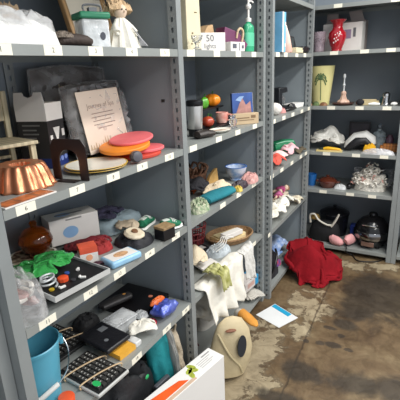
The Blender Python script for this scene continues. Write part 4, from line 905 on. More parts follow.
# beige handbag standing on the floor
t = thing('handbag', 'large beige handbag with black oval patch standing on the floor', 'handbag', on(.108, 1.635, 'F'), 78, rot=(R(-4), R(4), R(46)))
bh = mat('beige_leather', S(198, 182, 146), .55, 0, .16, 7, .3, 30)
b = B(); b.loft([(-.02, 0, .003), (-.02, 0, .02), (-.01, 0, .09), (0, 0, .17), (.0, 0, .255), (-.01, 0, .31), (-.015, 0, .335)], [(.03, .08), (.05, .1), (.062, .118), (.058, .115), (.046, .095), (.028, .065), (.008, .025)], 26, .1, 5, up=(1, 0, 0), fr=7); b.ob('body', bh, t)
b = B(); b.cyl(.032, 0, .004, 24, sx=1, M=Matrix.Translation((.035, -.0615, .2)) @ Matrix.Rotation(R(18), 4, 'Z') @ Matrix.Rotation(PI / 2, 4, 'X') @ Matrix.Diagonal((.9, 1.9, 1, 1))); b.ob('patch', mat('charcoal_patch', S(40, 44, 50), .6), t)
b = B(); b.tube([(-.085, -.032, .27), (-.03, -.06, .16), (.025, -.06, .09), (.05, -.044, .035)], .006, 8, 6); b.ob('strap', mat('pale_strap', S(190, 176, 140), .6), t)
b = B(); b.ball((-.02, -.045, .285), (.03, .012, .008), 12); b.ob('zip_pull', mat('brown_trim', S(130, 84, 60), .6), t)
cloth('dark crimson cloth tucked under the beige handbag near steel post', .16, .1, .1, mat('dark_crimson', S(84, 30, 36), .9), on(-.13, 1.585, 'B5'), 90, 27)
# ================================================================== bay C, top shelf
t = thing('ring_binder', 'tall blue and white folder upright at the narrow unit', 'folder', on(.0, 2.60, 'C1'), 84)
B().box(-.026, .026, -.05, .12, 0, .225).ob('spine', mat('pale_blue_spine', S(120, 188, 228), .4, 0, .1, 12), t, bevel=.002)
b = B(); b.box(-.026, -.006, -.0515, -.0502, 0, .225); b.ob('white_strip', CARD, t)
b = B(); b.box(.012, .024, -.051, -.0502, .03, .05); b.box(.012, .024, -.051, -.0502, .15, .17); b.ob('spine_label', CARD, t)
b = B(); b.loft([(0, 0, .0), (0, 0, .01), (.0, 0, .1), (.0, 0, .17), (0, 0, .18)], [(.07, .04), (.075, .04), (.055, .03), (.03, .018), (.004, .004)], 20, up=(1, 0, 0))
one(b, 'towel', mat('peach_white_fabric', S(226, 206, 196), .9, 0, col2=S(220, 160, 136), scale=9), 'peach and white rolled towel beside the blue folder', 'towel', on(-.03, 2.79, 'C1'), 84)
b = B(); b.box(-.08, .08, -.04, .04, 0, .022); b.box(-.07, .075, -.036, .036, .0222, .034)
one(b, 'paper_stack', CREAM, 'low stack of cream papers before the peach towel', 'papers', on(-.0, 2.97, 'C1'), 90, bevel=.002)
t = thing('clock_radio', 'black clock radio with sloping back on narrow unit top shelf', 'radio', on(-.12, 3.12, 'C1'), 84)
b = B(); b.prism([(-.1, 0), (.12, 0), (.1, .05), (.06, .12), (-.09, .13)], -.05, .05); b.ob('body', mat('dull_black', S(44, 46, 48), .5), t, bevel=.006)
b = B(); b.box(-.075, .045, -.0515, -.0502, .045, .11); b.ob('display', mat('dark_screen', S(70, 78, 80), .25), t)
b = B(); b.box(-.05, .06, -.04, .03, 0, .045)
one(b, 'alarm_clock', BLACK, 'small black box lying before the clock radio', 'clock', on(.0, 3.13, 'C1'), 84, bevel=.01)
# ================================================================== bay C, second shelf
t = thing('coffee_maker', 'dark upright coffee maker at the narrow unit second shelf', 'coffee maker', on(-.13, 3.04, 'C2'), 70)
b = B(); b.prism([(-.05, 0), (.05, 0), (.05, .03), (-.01, .035), (-.01, .12), (.05, .125), (.045, .16), (-.05, .16)], -.045, .045); b.ob('body', mat('charcoal_plastic', S(38, 40, 44), .35), t, bevel=.005)
b = B(); b.lathe([(.022, .037), (.028, .05), (.03, .08), (.022, .1), (.001, .1)], 20, c=(.026, 0, 0)); b.ob('jug', GLASS, t)
lump('lumpy black bag at the back of narrow unit second shelf', .3, .16, .07, DARK, on(-.24, 3.17, 'C2'), 90, 31, 'shoe_bag', 'bag', freq=5)
b = B(); b.ball((0, 0, .04), (.05, .045, .04), 20)
one(b, 'yarn_ball', mat('white_yarn', S(232, 226, 218), .9, 0, .08, 40, .5, 90), 'white ball of yarn at the edge beside the dark coffee maker', 'yarn', on(-.04, 2.70, 'C2'), 0)
lump('pinkish small pouch next to the white ball of yarn', .08, .07, .04, mat('rose_pouch', S(196, 140, 136), .8), on(-.045, 2.84, 'C2'), 80, 32, 'pouch', 'pouch')
t = thing('sandal', 'black sandal between pinkish pouch and white tray', 'sandal', on(-.03, 2.99, 'C2'), 84)
b = B(); b.loft([(-.09, 0, .01), (-.07, 0, .012), (0, 0, .016), (.07, 0, .012), (.09, 0, .01)], [(.01, .008), (.03, .012), (.03, .014), (.028, .01), (.008, .006)], 14); b.ob('sole', BLACK, t)
b = B(); b.loft([(.03, -.03, .018), (.03, -.018, .04), (.03, 0, .048), (.03, .018, .04), (.03, .03, .018)], [(.02, .004)] * 5, 10); b.ob('strap', DARK, t)
b = B(); b.prism([(-.08, 0), (.08, 0), (.1, .035), (-.1, .035)], -.045, .045)
one(b, 'plastic_tray', WHITE, 'white plastic tray nearest the corner on narrow unit second shelf', 'tray', on(-.06, 3.19, 'C2'), 84, bevel=.005)
# ================================================================== bay C, third shelf
t = thing('cloth_roll', 'shiny green rolled cloth with pale stripe on narrow unit', 'cloth roll', on(-.13, 3.13, 'C3'), 60)
b = B(); b.loft([(-.11, 0, .05), (-.1, 0, .05), (0, 0, .055), (.1, 0, .05), (.11, 0, .05)], [(.03, .02), (.05, .048), (.054, .054), (.05, .048), (.03, .02)], 22, .06, 3, fr=14); b.ob('roll', mat('emerald_fabric', S(24, 128, 84), .5, 0, .25, 12, .3), t)
b = B(); b.loft([(-.09, -.035, .088), (0, -.037, .096), (.09, -.035, .088)], [(.008, .005)] * 3, 10); b.ob('stripe', mat('pale_green_stripe', S(150, 206, 176), .6), t)
cloth('white and pink cloth pile before the green roll', .36, .15, .055, mat('pink_white_cloth', S(236, 206, 202), .9, 0, .1, 12, .3), on(-.08, 2.82, 'C3'), 84, 33)
cloth('coral red cloth spilling at the shelf edge of narrow unit', .17, .11, .05, mat('coral_cloth', S(222, 92, 76), .9, 0, .15, 20, .3), on(.0, 2.66, 'C3') + Vector((-.02, 0, 0)), 84, 34)
cloth('pale pink cloth in the middle of narrow unit third shelf', .18, .1, .06, mat('pale_pink_cloth', S(236, 190, 196), .9, 0, .1, 20, .3), on(-.03, 3.02, 'C3'), 84, 35)
cloth('brown and black knitted scarf near the corner on third shelf', .14, .07, .035, mat('brown_knit', S(98, 88, 70), .95, 0, .4, 30, .6), on(.0, 3.2, 'C3'), 84, 36, 'scarf', 'scarf')
# ================================================================== bay C, fourth shelf
mg = mat('magenta_toy', S(206, 110, 156), .5, 0, .2, 20)
def rag_doll(p, rz, label, m):
    t = thing('rag_doll', label, 'doll', p, rz, 'pink rag dolls')
    b = B(); b.loft([(-.09, 0, .03), (-.07, 0, .032), (0, 0, .036), (.035, 0, .03)], [(.05, .02), (.055, .028), (.03, .03), (.018, .018)], 16); b.ob('dress', m, t)
    b = B(); b.ball((.065, 0, .034), (.034, .032, .033), 14); b.ob('head', skin, t)
    b = B(); b.heap(.075, .07, .05, 5, fold=.7, freq=7, prof=.4); b.ob('hair', mat('light_brown_hair', S(150, 110, 80), .9), t, (.08, .004, .012))
    for s in (-1, 1):
        b = B(); b.loft([(.015, s * .025, .03), (-.01, s * .05, .02), (-.035, s * .06, .014)], [.011, .01, .009], 8); b.ob('arm', m, t)
        b = B(); b.loft([(-.085, s * .02, .022), (-.13, s * .026, .016), (-.15, s * .027, .02)], [.013, .012, .01], 8); b.ob('leg', skin, t)
t = thing('folded_blanket', 'cream folded blanket under the two pink rag dolls', 'blanket', on(-.20, 3.11, 'C4'), 90)
B().box(-.15, .13, -.11, .11, 0, .022).ob('fold', mat('cream_blanket', S(222, 210, 188), .9, 0, .05, 20, .3), t, bevel=.009)
B().box(-.145, .125, -.105, .105, .023, .046).ob('fold', mat('cream_blanket', S(222, 210, 188)), t, bevel=.009)
zd = Vector((0, 0, .0475))
for x, y, a, lab, m_ in ((-.15, 3.09, 100, 'pink dressed rag doll lying on cream blanket closer to double post', mg), (-.14, 3.20, 60, 'magenta dressed rag doll lying on cream blanket close to the corner', mat('deep_magenta_toy', S(196, 90, 140), .5, 0, .2, 20))):
    rag_doll(on(x, y, 'C4') + zd, a, lab, m_); bpy.context.scene.collection.objects['rag_doll' if a == 100 else 'rag_doll.001'].scale = (.62, .62, .8)
lump('pink plush heart behind the pink rag doll', .07, .06, .05, mat('light_pink_plush', S(240, 196, 206), .9, bump=.5), on(-.25, 3.08, 'C4') + zd, 80, 37, 'plush_toy', 'toy', prof=.5)
lump('tan teddy sitting at the back of the doll shelf', .08, .07, .11, fur, on(-.26, 3.18, 'C4') + zd, 80, 38, 'plush_toy', 'toy', prof=.45)
cloth('large white cloth folded along the doll shelf edge', .56, .16, .11, WCLOTH, on(-.02, 2.76, 'C4'), 88, 39, N=44, lump=.62, lp=.45)
cloth('ivory pillowcase at the shelf edge near the corner', .14, .08, .04, mat('ivory_cloth', S(226, 216, 192), .9, 0, .06, 20, .4), on(-.0, 3.13, 'C4'), 88, 40, 'pillowcase', 'pillowcase')
# ================================================================== bay C, bottom shelf and floor before it
cloth('blue and white mottled cloth on the lowest shelf behind red blanket', .34, .2, .14, mat('blue_mottled_cloth', S(96, 130, 186), .9, 0, col2=S(190, 204, 226), scale=26), on(-.14, 3.0, 'C5'), 84, 41)
t = thing('backpack', 'black backpack slumped between double post and red blanket', 'backpack', on(-.1, 2.66, 'C5'), 84)
b = B(); b.heap(.24, .2, .21, 42, fold=.35, freq=3, prof=.35); b.ob('body', DARK, t)
b = B(); b.tube([(-.08, -.09, .02), (-.06, -.12, .1), (.0, -.11, .17), (.04, -.08, .2)], .009, 8, 5); b.ob('strap', BLACK, t)
b = B(); b.heap(.07, .03, .05, 43, fold=.5, freq=4); b.ob('patch', mat('blue_red_patch', S(56, 70, 140), .8, 0, col2=S(190, 70, 90), scale=40), t, (.07, -.09, .06))
cloth('red wool blanket heaped on the floor in the corner', .42, .36, .25, mat('red_wool', S(132, 18, 28), .95, 0, .14, 10, .35, 40, spec=.2), on(.205, 2.91, 'F'), -20, 44, 'blanket', 'blanket', N=64, comp=.6, steps=150, peak=(-.25, .2), rough=.45, lump=.6, thick=.006)
# ================================================================== loose on the floor
t = thing('notice_card', 'white card with bright blue band lying flat on the floor', 'card', at(277, 316, 'F'), 0)
c4 = [at(256, 315, 'F'), at(275, 304, 'F'), at(298, 318, 'F'), at(279, 328, 'F')]; o0 = at(277, 316, 'F')
b = B(); pl = [(v - o0) for v in c4]; b.fs([(v.x, v.y, 0) for v in pl] + [(v.x, v.y, .0015) for v in pl], [(3, 2, 1, 0), (4, 5, 6, 7), (0, 1, 5, 4), (1, 2, 6, 5), (2, 3, 7, 6), (3, 0, 4, 7)]); b.ob('sheet', mat('white_sheet', S(226, 228, 228), .5, 0, .02), t)
b = B(); e = [pl[1] + (pl[0] - pl[1]) * .28, pl[1], pl[2], pl[2] + (pl[3] - pl[2]) * .28]; e = [pl[1] + (pl[0] - pl[1]) * .42, pl[1], pl[1] + (pl[2] - pl[1]) * .7]; u1 = (pl[2] - pl[1]); u2 = (pl[0] - pl[1])
q4 = [pl[1] + u1 * .02 + u2 * .22, pl[1] + u1 * .02 + u2 * .02, pl[1] + u1 * .75 + u2 * .02, pl[1] + u1 * .75 + u2 * .22]
b.fs([(v.x, v.y, .0016) for v in q4] + [(v.x, v.y, .0019) for v in q4], [(3, 2, 1, 0), (4, 5, 6, 7), (0, 1, 5, 4), (1, 2, 6, 5), (2, 3, 7, 6), (3, 0, 4, 7)]); b.ob('blue_band', mat('cyan_band', S(30, 158, 200), .5), t)
b = B(); P0 = at(348, 243, 'D5'); pts = [P0 + Vector((0, .03, .006)), P0 + Vector((0, -.0, .006)), Vector((P0.x + .005, 3.376, .079)), Vector((P0.x + .01, 3.357, .076)), Vector((P0.x + .012, 3.350, .04)), at(352, 256, 'F') + Vector((0, -.0, .006)), at(357, 261, 'F') + Vector((0, 0, .004)), at(368, 262.5, 'F') + Vector((0, 0, .004)), at(378, 262, 'F') + Vector((0, 0, .004)), at(384, 259.5, 'F') + Vector((0, 0, .004))]
b.tube([p - at(357, 261, 'F') for p in pts], .0045, 7, 8)
o = one(b, 'power_cord', BLACK, 'black power cord looping from lowest shelf onto the floor', 'cord', at(357, 261, 'F'), 0, dz=-EPS)

# ================================================================== end unit D, first shelf below the top
def D(px, py, k, y): q = at(px, py, 'y', y); return Vector((q.x, y, surf(k)))
t = thing('vase', 'red glass vase with floral silver decoration', 'vase', D(336.5, 50, 'D1', 3.455), 0)
b = B(); b.lathe([(.034, 0), (.04, .003), (.036, .012), (.052, .05), (.066, .1), (.062, .13), (.04, .155), (.034, .175), (.04, .2), (.062, .222), (.058, .223), (.036, .2), (.03, .17), (.001, .16)], 40, flute=.015, nf=12); b.ob('body', mat('ruby_glass', S(166, 16, 32), .12, 0, .1, 8, spec=.8), t)
b = B()
for k in range(9):
    a = -PI / 2 + (k % 3 - 1) * .22 + .03 * k; z = .06 + .009 * k; rr = .0625 if z > .08 else .058
    b.ball((rr * math.cos(a), rr * math.sin(a), z), (.006, .004, .007), 8)
b.ob('flower_relief', mat('silver_flower', S(226, 206, 204), .3, .4), t)
t = thing('appliance_box', 'white product box with window behind the red vase', 'box', on(.18, 3.60, 'D1'), -6)
B().box(-.13, .17, -.045, .045, 0, .205).ob('box', CARD, t, bevel=.003)
b = B(); b.box(-.03, .09, -.0465, -.0455, .09, .155); b.mi = 1; b.box(.105, .125, -.0465, -.0455, .1, .165); b.ob('printed_window', [mat('mauve_print', S(150, 132, 158), .4, 0, .1, 8), GREY], t)
t = thing('carton', 'open greyish carton with raised flaps standing behind white product box', 'carton', on(.18, 3.715, 'D1'), -4)
g1 = mat('pinkish_grey_card', S(176, 164, 160), .7, 0, .05)
B().box(-.14, .17, -.045, .045, 0, .225).ob('body', g1, t)
b = B(); b.prism([(-.13, .225), (-.03, .225), (-.04, .285), (-.13, .29)], -.044, -.042); b.ob('flap', g1, t, smooth=False)
b = B(); b.prism([(.06, .225), (.16, .225), (.135, .295), (.04, .29)], -.044, -.042); b.ob('flap', g1, t, smooth=False)
t = thing('glass_jar', 'clear tinted glass tumbler beside the post left of red vase'.replace(' left of', ' next to'), 'glass', on(.04, 3.50, 'D1'), 0)
b = B(); b.lathe([(.036, 0), (.04, .004), (.046, .15), (.043, .15), (.037, .01), (.001, .008)], 28); b.ob('body', film('pinkish_glass', (.62, .5, .56), .55, .08), t)
t = thing('book', 'dark thin book standing behind the tinted tumbler', 'book', on(.06, 3.66, 'D1'), 80)
B().box(-.06, .06, -.012, .012, 0, .16).ob('cover', mat('slate_cover', S(52, 56, 66), .5), t)
B().box(-.057, .061, -.009, .009, .003, .1605).ob('pages', CREAM, t)
# second shelf
t = thing('lampshade', 'yellow-cream lampshade painted with a green palm tree', 'lampshade', on(.07, 3.50, 'D2'), 0)
b = B(); b.lathe([(.066, 0), (.098, .30), (.096, .30), (.064, .002)], 40, 1, .8, ring=True); b.ob('shade', mat('cream_shade', S(222, 214, 150), .8, 0, .05, 6), t)
b = B(); pg = mat('palm_green', S(84, 110, 70), .7, 0, .2, 20)
def shp(a, z): rr = (.066 + .032 * z / .3) * 1.012; return Vector((rr * math.cos(a), .8 * rr * math.sin(a), z))
c0 = -PI / 2 + .1
b.tube([shp(c0 + .05, .04), shp(c0 + .04, .1), shp(c0, .2)], .003, 6, 4)
for k in range(9):
    an = -.5 + k * (PI + 1.0) / 8
    b.tube([shp(c0, .2), shp(c0 + .32 * math.cos(an), .2 + .035 * math.sin(an) + .01), shp(c0 + .55 * math.cos(an), .19 + .05 * math.sin(an) - .012 * abs(math.cos(an)))], .0045, 6, 4)
b.ob('palm_motif', pg, t)
for x, y, w, h, c, lab in ((.055, 3.41, .05, .035, S(92, 112, 66), 'small olive green trinket before the palm lampshade'), (.115, 3.405, .06, .028, S(132, 92, 60), 'small brown trinket before the palm lampshade'), (.0, 3.405, .055, .024, S(176, 136, 104), 'small tan trinket nearest the corner post before palm lampshade')):
    b = B(); b.heap(w, .045, h, int(x * 1000) % 17, fold=.6, freq=5)
    one(b, 'trinket', mat('trinket_' + lab.split()[1], c, .5, 0, .35, 40), lab, 'trinket', on(x, y, 'D2'), 0)
t = thing('ornament', 'shell and glass lighthouse ornament on a brown dish', 'ornament', D(343, 104, 'D2', 3.46) + Vector((0, 0, .0165)), 0)
b = B(); b.lathe([(.04, 0), (.045, .006), (.04, .018), (.024, .03), (.016, .06), (.02, .075), (.012, .09), (.001, .09)], 24, flute=.1, nf=7); b.ob('shell_base', mat('pink_shell', S(206, 170, 150), .5, 0, .3, 40), t)
b = B(); b.lathe([(.006, .09), (.006, .125), (.012, .135), (.006, .15), (.005, .185), (.011, .195), (.009, .215), (.001, .22)], 16); b.ob('spire', mat('pale_glass', S(214, 218, 220), .1, 0, .1), t)
t = thing('dish', 'brown wooden dish under the shell ornament', 'dish', D(343, 104, 'D2', 3.46), 0)
b = B(); b.lathe([(.05, 0), (.07, .004), (.085, .015), (.085, .0162), (.001, .0162)], 36); b.ob('dish', mat('mahogany', S(84, 52, 44), .4, 0, .2, 12), t)
b = B(); b.box(-.05, .05, -.03, .03, 0, .022)
one(b, 'jewellery_box', mat('rust_box', S(112, 70, 56), .5, 0, .2, 20), 'low rust-brown box between shell ornament and black brush', 'box', D(350, 106, 'D2', 3.5) + Vector((.09, 0, 0)), 0, bevel=.003)
b = B(); b.ball((0, 0, .025), (.03, .025, .025), 14)
one(b, 'hair_brush', DARK, 'round black brush at the shelf edge', 'brush', D(360, 105, 'D2', 3.42), 0)
b = B(); b.box(-.075, .07, -.02, .02, 0, .03); b.box(-.06, .05, -.018, .018, .0302, .042)
one(b, 'soap_box', mat('straw_box', S(206, 188, 146), .6, 0, .1, 30), 'straw coloured long box beside round black brush', 'box', D(369, 104, 'D2', 3.48), 4, bevel=.002)
b = B(); b.loft([(-.04, 0, .012), (0, 0, .014), (.04, 0, .012)], [(.01, .008), (.02, .013), (.012, .008)], 12)
one(b, 'soap_bar', WHITE, 'small white soap bar before the straw coloured box', 'soap', D(374, 106, 'D2', 3.41), 8)
t = thing('salt_shaker', 'chrome shaker with domed top on the end unit', 'shaker', D(385.5, 105, 'D2', 3.45), 0)
b = B(); b.lathe([(.026, 0), (.03, .004), (.024, .03), (.024, .065)], 24); b.ob('body', CHROME, t)
b = B(); b.lathe([(.025, .0655), (.028, .07), (.026, .085), (.012, .096), (.001, .098)], 24); b.ob('top', CHROME, t)
b = B(); b.lathe([(.018, 0), (.022, .01), (.02, .05), (.01, .06), (.001, .06)], 18)
one(b, 'bottle', mat('teal_glass', S(60, 96, 100), .2), 'little dark teal bottle beside the chrome shaker', 'bottle', D(379.5, 104, 'D2', 3.50), 0)
b = B(); b.ball((0, 0, .014), (.025, .02, .014), 12)
one(b, 'pebble', WHITE, 'small white pebble-like soap nearest the end post', 'soap', D(394, 106, 'D2', 3.42), 0)
# third shelf
cloth('crumpled white plastic bag on the end unit beside corner post', .26, .2, .16, mat('white_polythene', S(206, 204, 196), .35, 0, .1, 16, .6, 24), D(325, 150, 'D3', 3.52) + Vector((.005, 0, 0)), 0, 52, 'plastic_bag', 'plastic bag', N=36)
t = thing('tool_set', 'yellow and black packaged tool lying at the shelf edge', 'tool', D(328, 153, 'D3', 3.405), 2)
B().box(-.09, .11, -.025, .025, 0, .012).ob('card', mat('pale_yellow_card', S(226, 206, 140), .6), t)
b = B(); b.loft([(-.035, 0, .022), (0, 0, .026), (.07, 0, .022), (.1, 0, .02)], [(.014, .01), (.018, .014), (.014, .01), (.006, .005)], 12); b.ob('handle', mat('tool_yellow', S(236, 184, 40), .4), t)
b = B(); b.loft([(-.07, 0, .022), (-.05, 0, .022), (-.036, 0, .022)], [(.012, .009), (.016, .011), (.013, .01)], 12); b.ob('head', mat('dark_green_head', S(30, 44, 36), .5), t)
t = thing('sports_bag', 'black and white bag with yellow lining slumped in mid shelf', 'bag', D(357, 152, 'D3', 3.50) + Vector((.005, 0, 0)), 0)
b = B(); b.loft([(-.12, -.02, .02), (-.1, -.02, .05), (-.05, 0, .1), (.02, 0, .115), (.07, 0, .085), (.09, -.01, .05)], [(.03, .018), (.05, .035), (.06, .045), (.06, .045), (.05, .04), (.02, .02)], 18, .12, 2, fr=14); b.ob('white_panel', mat('white_vinyl', S(226, 226, 222), .45, 0, .06), t)
b = B(); b.loft([(-.115, -.05, .012), (-.08, -.055, .04), (-.03, -.05, .075), (.03, -.045, .085), (.07, -.045, .06)], [(.02, .012), (.028, .03), (.026, .034), (.024, .03), (.012, .012)], 14, .25, 5, fr=22); b.ob('black_panel', mat('black_vinyl', S(24, 24, 28), .45), t)
b = B(); b.heap(.1, .06, .075, 53, fold=.7, freq=5); b.ob('yellow_lining', mat('yellow_lining', S(244, 186, 30), .8, 0, .1, 20, .4), t, (.065, -.045, 0))
t = thing('framed_picture', 'dark picture frame standing at the back of end unit', 'picture frame', D(358, 148, 'D3', 3.72), 0, rot=(R(-6), 0, 0))
b = B()
for x0, x1, za, zb in ((-.085, -.07, 0, .2), (.07, .085, 0, .2), (-.07, .07, 0, .015), (-.07, .07, .185, .2)): b.box(x0, x1, -.008, .008, za, zb)
b.ob('frame', mat('black_wood', S(40, 36, 40), .4), t)
B().box(-.07, .07, 0, .006, .015, .185).ob('picture', mat('dim_print', S(70, 64, 72), .3, 0, .2, 8), t)
t = thing('glass_bottle', 'tall clear glass decanter with round stopper at the back', 'bottle', D(376, 148, 'D3', 3.60), 0)
b = B(); b.lathe([(.045, 0), (.05, .004), (.052, .11), (.046, .135), (.018, .15), (.016, .165)], 28); b.ob('body', film('grey_blue_glass', (.42, .5, .54), .5, .05), t)
b = B(); b.ball((0, 0, .185), (.022, .022, .02), 14); b.ob('stopper', mat('smoke_glass', S(110, 120, 130), .08), t)
b = B(); b.box(-.07, .07, -.035, .035, 0, .045); b.box(-.05, .06, -.03, .03, .0452, .06)
one(b, 'wooden_box', mat('orange_brown_wood', S(176, 112, 56), .5, 0, .2, 14, kind='wave'), 'orange-brown wooden box behind the yellow lining', 'box', D(379, 151, 'D3', 3.535) + Vector((.05, .02, 0)), 6, bevel=.003)
b = B(); b.lathe([(.026, 0), (.03, .004), (.03, .09), (.02, .105), (.02, .12), (.001, .12)], 22)
one(b, 'cosmetic_bottle', mat('plum_bottle', S(84, 60, 74), .3, 0, .3, 40), 'small plum coloured bottle nearest end post on third shelf', 'bottle', D(389, 149, 'D3', 3.60), 0)
lump('clear plastic wrapping spread along the shelf edge before wooden box', .24, .07, .045, film('grey_film', (.8, .8, .82), .5, .12), D(378, 157, 'D3', 3.405), 0, 54, 'plastic_wrap', 'plastic wrap', freq=6)
# fourth shelf
b = B(); b.lathe([(.032, 0), (.035, .004), (.042, .1), (.039, .1), (.032, .008), (.001, .006)], 24)
one(b, 'cup', mat('bright_blue_cup', S(34, 104, 176), .4), 'blue plastic cup beside the corner post on end unit', 'cup', D(313, 187, 'D4', 3.49), 0)
t = thing('casserole_pot', 'brown glass casserole pot with glossy lid and handles', 'pot', D(326, 187, 'D4', 3.475) + Vector((.012, .0, 0)), 0)
gb = mat('brown_glass', S(92, 44, 30), .1, 0, .15, 10, spec=.8)
b = B(); b.lathe([(.05, 0), (.056, .004), (.072, .045), (.074, .055)], 32); b.ob('body', gb, t)
b = B(); b.lathe([(.075, .0555), (.074, .062), (.05, .08), (.018, .088), (.012, .092), (.018, .102), (.001, .106)], 32); b.ob('lid', gb, t)
for s in (-1, 1):
    b = B(); b.tube([(s * .068, -.02, .045), (s * .092, -.016, .05), (s * .095, .012, .05), (s * .07, .018, .045)], .006, 8, 4); b.ob('handle', gb, t)
lump('white wrapped packet with black end between pot and ribbon pile', .1, .06, .04, mat('white_packet', S(220, 222, 222), .4, 0, .06), D(340, 188, 'D4', 3.46), 0, 55, 'packet', 'packet')
b = B(); b.ball((0, 0, .025), (.024, .03, .025), 14)
one(b, 'black_ball', BLACK, 'small black rubber ball beside the white packet', 'ball', D(347, 189, 'D4', 3.47), 0)
t = thing('ribbon_bag', 'clear bag heaped with curly white paper ribbons', 'bag', D(369, 196, 'D4', 3.53), 0)
random.seed(12); b = B()
for k in range(130):
    th, ph = random.uniform(0, 2 * PI), random.uniform(.1, 1.45); rr = random.uniform(.7, 1)
    c = Vector((.145 * rr * math.sin(ph) * math.cos(th), .10 * rr * math.sin(ph) * math.sin(th), .19 * rr * math.cos(ph) * random.uniform(.7, 1.05) + .018))
    u = Vector((random.uniform(-1, 1), random.uniform(-1, 1), random.uniform(-1, 1))).normalized(); v = u.orthogonal().normalized(); w = u.cross(v)
    b.mi = (k % 9 == 4) + 2 * (k % 11 == 3)
    pts = [c + v * .018 * math.cos(a) + w * .018 * math.sin(a) + u * .004 * a for a in [i * PI / 3 for i in range(6)]]
    for p in pts: p.z = max(p.z, .006)
    b.loft(pts, [(.0085, .0022)] * 6, 5)
o = b.ob('ribbons', [mat('white_ribbon', S(250, 246, 236), .6, 0, .05), mat('pink_ribbon', S(226, 172, 160), .6), mat('grey_ribbon', S(150, 146, 140), .5)], t, smooth=False); o['kind'] = 'stuff'
b = B(); b.heap(.24, .16, .14, 56, fold=.3, prof=.45); b.ob('core', mat('shadow_ribbon', S(226, 220, 208), .7, 0, .3, 50, .8, 90), t)
b = B(); b.pillow(.33, .05, .16, 7, .3, fr=9); b.ob('bag_film', film('clear_wrap', (.82, .82, .82), .8, .1), t, (.01, .10, 0))
# lowest shelf
t = thing('shoulder_bag', 'black shoulder bag with white trim standing on lowest shelf', 'handbag', D(323, 241, 'D5', 3.45) + Vector((.005, 0, 0)), 4)
b = B(); b.loft([(0, 0, .002), (0, 0, .02), (0, 0, .09), (0, 0, .15), (0, 0, .18)], [(.05, .115), (.06, .13), (.058, .128), (.045, .11), (.02, .08)], 26, .06, 3, up=(1, 0, 0), fr=9); b.ob('body', mat('black_canvas', S(18, 18, 21), .75, 0, .15, 20, .3), t)
b = B(); b.loft([(.06, -.04, .15), (.09, -.04, .2), (.115, -.04, .26)], [(.03, .01), (.024, .01), (.012, .008)], 12); b.ob('white_flap', mat('white_leather', S(226, 220, 206), .5), t)
b = B(); b.tube([(-.12, -.03, .16), (-.125, -.04, .23), (-.085, -.05, .245), (-.05, -.055, .2), (.02, -.06, .165), (.075, -.045, .16)], .008, 8, 6); b.ob('strap', mat('white_leather', S(226, 220, 206)), t)
b = B(); b.heap(.09, .06, .05, 57, fold=.7, freq=6); b.ob('gold_charm', mat('old_gold', S(146, 118, 60), .4, .5), t, (-.09, 0, .19))
t = thing('cooking_pot', 'large black enamel pot behind the shoulder bag', 'pot', on(.20, 3.67, 'D5'), 0)
b = B(); b.lathe([(.1, 0), (.11, .005), (.125, .19), (.13, .192), (.13, .198)], 40); b.ob('body', mat('black_enamel_pot', S(24, 25, 30), .25), t)
b = B(); b.lathe([(.13, .1985), (.128, .206), (.08, .235), (.02, .245), (.014, .252), (.02, .266), (.001, .27)], 40); b.ob('lid', mat('black_enamel_pot', S(24, 25, 30)), t)
t = thing('baby_shoe', 'pink cloth slipper pressed against the shoulder bag', 'slipper', on(.30, 3.425, 'D5'), -10)
pk = mat('pale_pink_felt', S(226, 164, 164), .9, 0, .1, 20, .4)
b = B(); b.loft([(-.05, 0, .04), (-.03, 0, .045), (.01, 0, .04), (.05, 0, .03), (.065, 0, .025)], [(.02, .03), (.032, .042), (.036, .038), (.032, .026), (.01, .01)], 16); b.ob('upper', pk, t)
t = thing('baby_shoe', 'pink cloth slipper pressed against the black cooker', 'slipper', on(.385, 3.425, 'D5'), 60)
b = B(); b.loft([(-.05, 0, .04), (-.03, 0, .05), (.01, 0, .05), (.04, 0, .035), (.052, 0, .025)], [(.02, .03), (.03, .045), (.034, .046), (.028, .03), (.01, .01)], 16); b.ob('upper', pk, t)
b = B(); b.box(-.035, .035, -.035, .035, 0, .12)
one(b, 'coffee_tin', mat('royal_blue_tin', S(30, 56, 140), .4), 'royal blue tin behind the two pink slippers', 'tin', on(.385, 3.645, 'D5'), 0, bevel=.008)
t = thing('multi_cooker', 'round black and chrome electric cooker with domed lid', 'cooker', D(371, 247, 'D5', 3.52) + Vector((-.005, .0, 0)), -6)
bk = mat('gloss_black', S(20, 20, 22), .18)
b = B(); b.lathe([(.085, .02), (.1, .022), (.125, .06), (.13, .085)], 44); b.ob('base', bk, t)
for a in (40, 140, 220, 320):
    b = B(); b.cyl(.014, 0, .024, 12, c=(.085 * math.cos(R(a)), .085 * math.sin(R(a)))); b.ob('foot', BLACK, t)
b = B(); b.lathe([(.131, .0855), (.142, .09), (.146, .105), (.146, .135), (.138, .15)], 44); b.ob('metal_band', mat('dark_chrome', S(140, 140, 142), .15, 1, .1), t)
b = B(); b.lathe([(.137, .1505), (.132, .17), (.118, .2), (.09, .235), (.05, .258), (.001, .265)], 44); b.ob('lid', bk, t)
b = B(); b.lathe([(.028, .2645), (.034, .275), (.03, .29), (.001, .295)], 24); b.ob('knob', bk, t)
b = B(); b.box(-.05, .05, -.1275, -.118, .03, .07); b.ob('control_panel', mat('copper_panel', S(150, 120, 108), .3, .5), t, bevel=.004)
b = B(); b.tube([(-.07, -.085, .2), (-.035, -.12, .212), (.035, -.12, .212), (.07, -.085, .2)], .007, 8, 5); b.ob('lid_handle', CHROME, t)
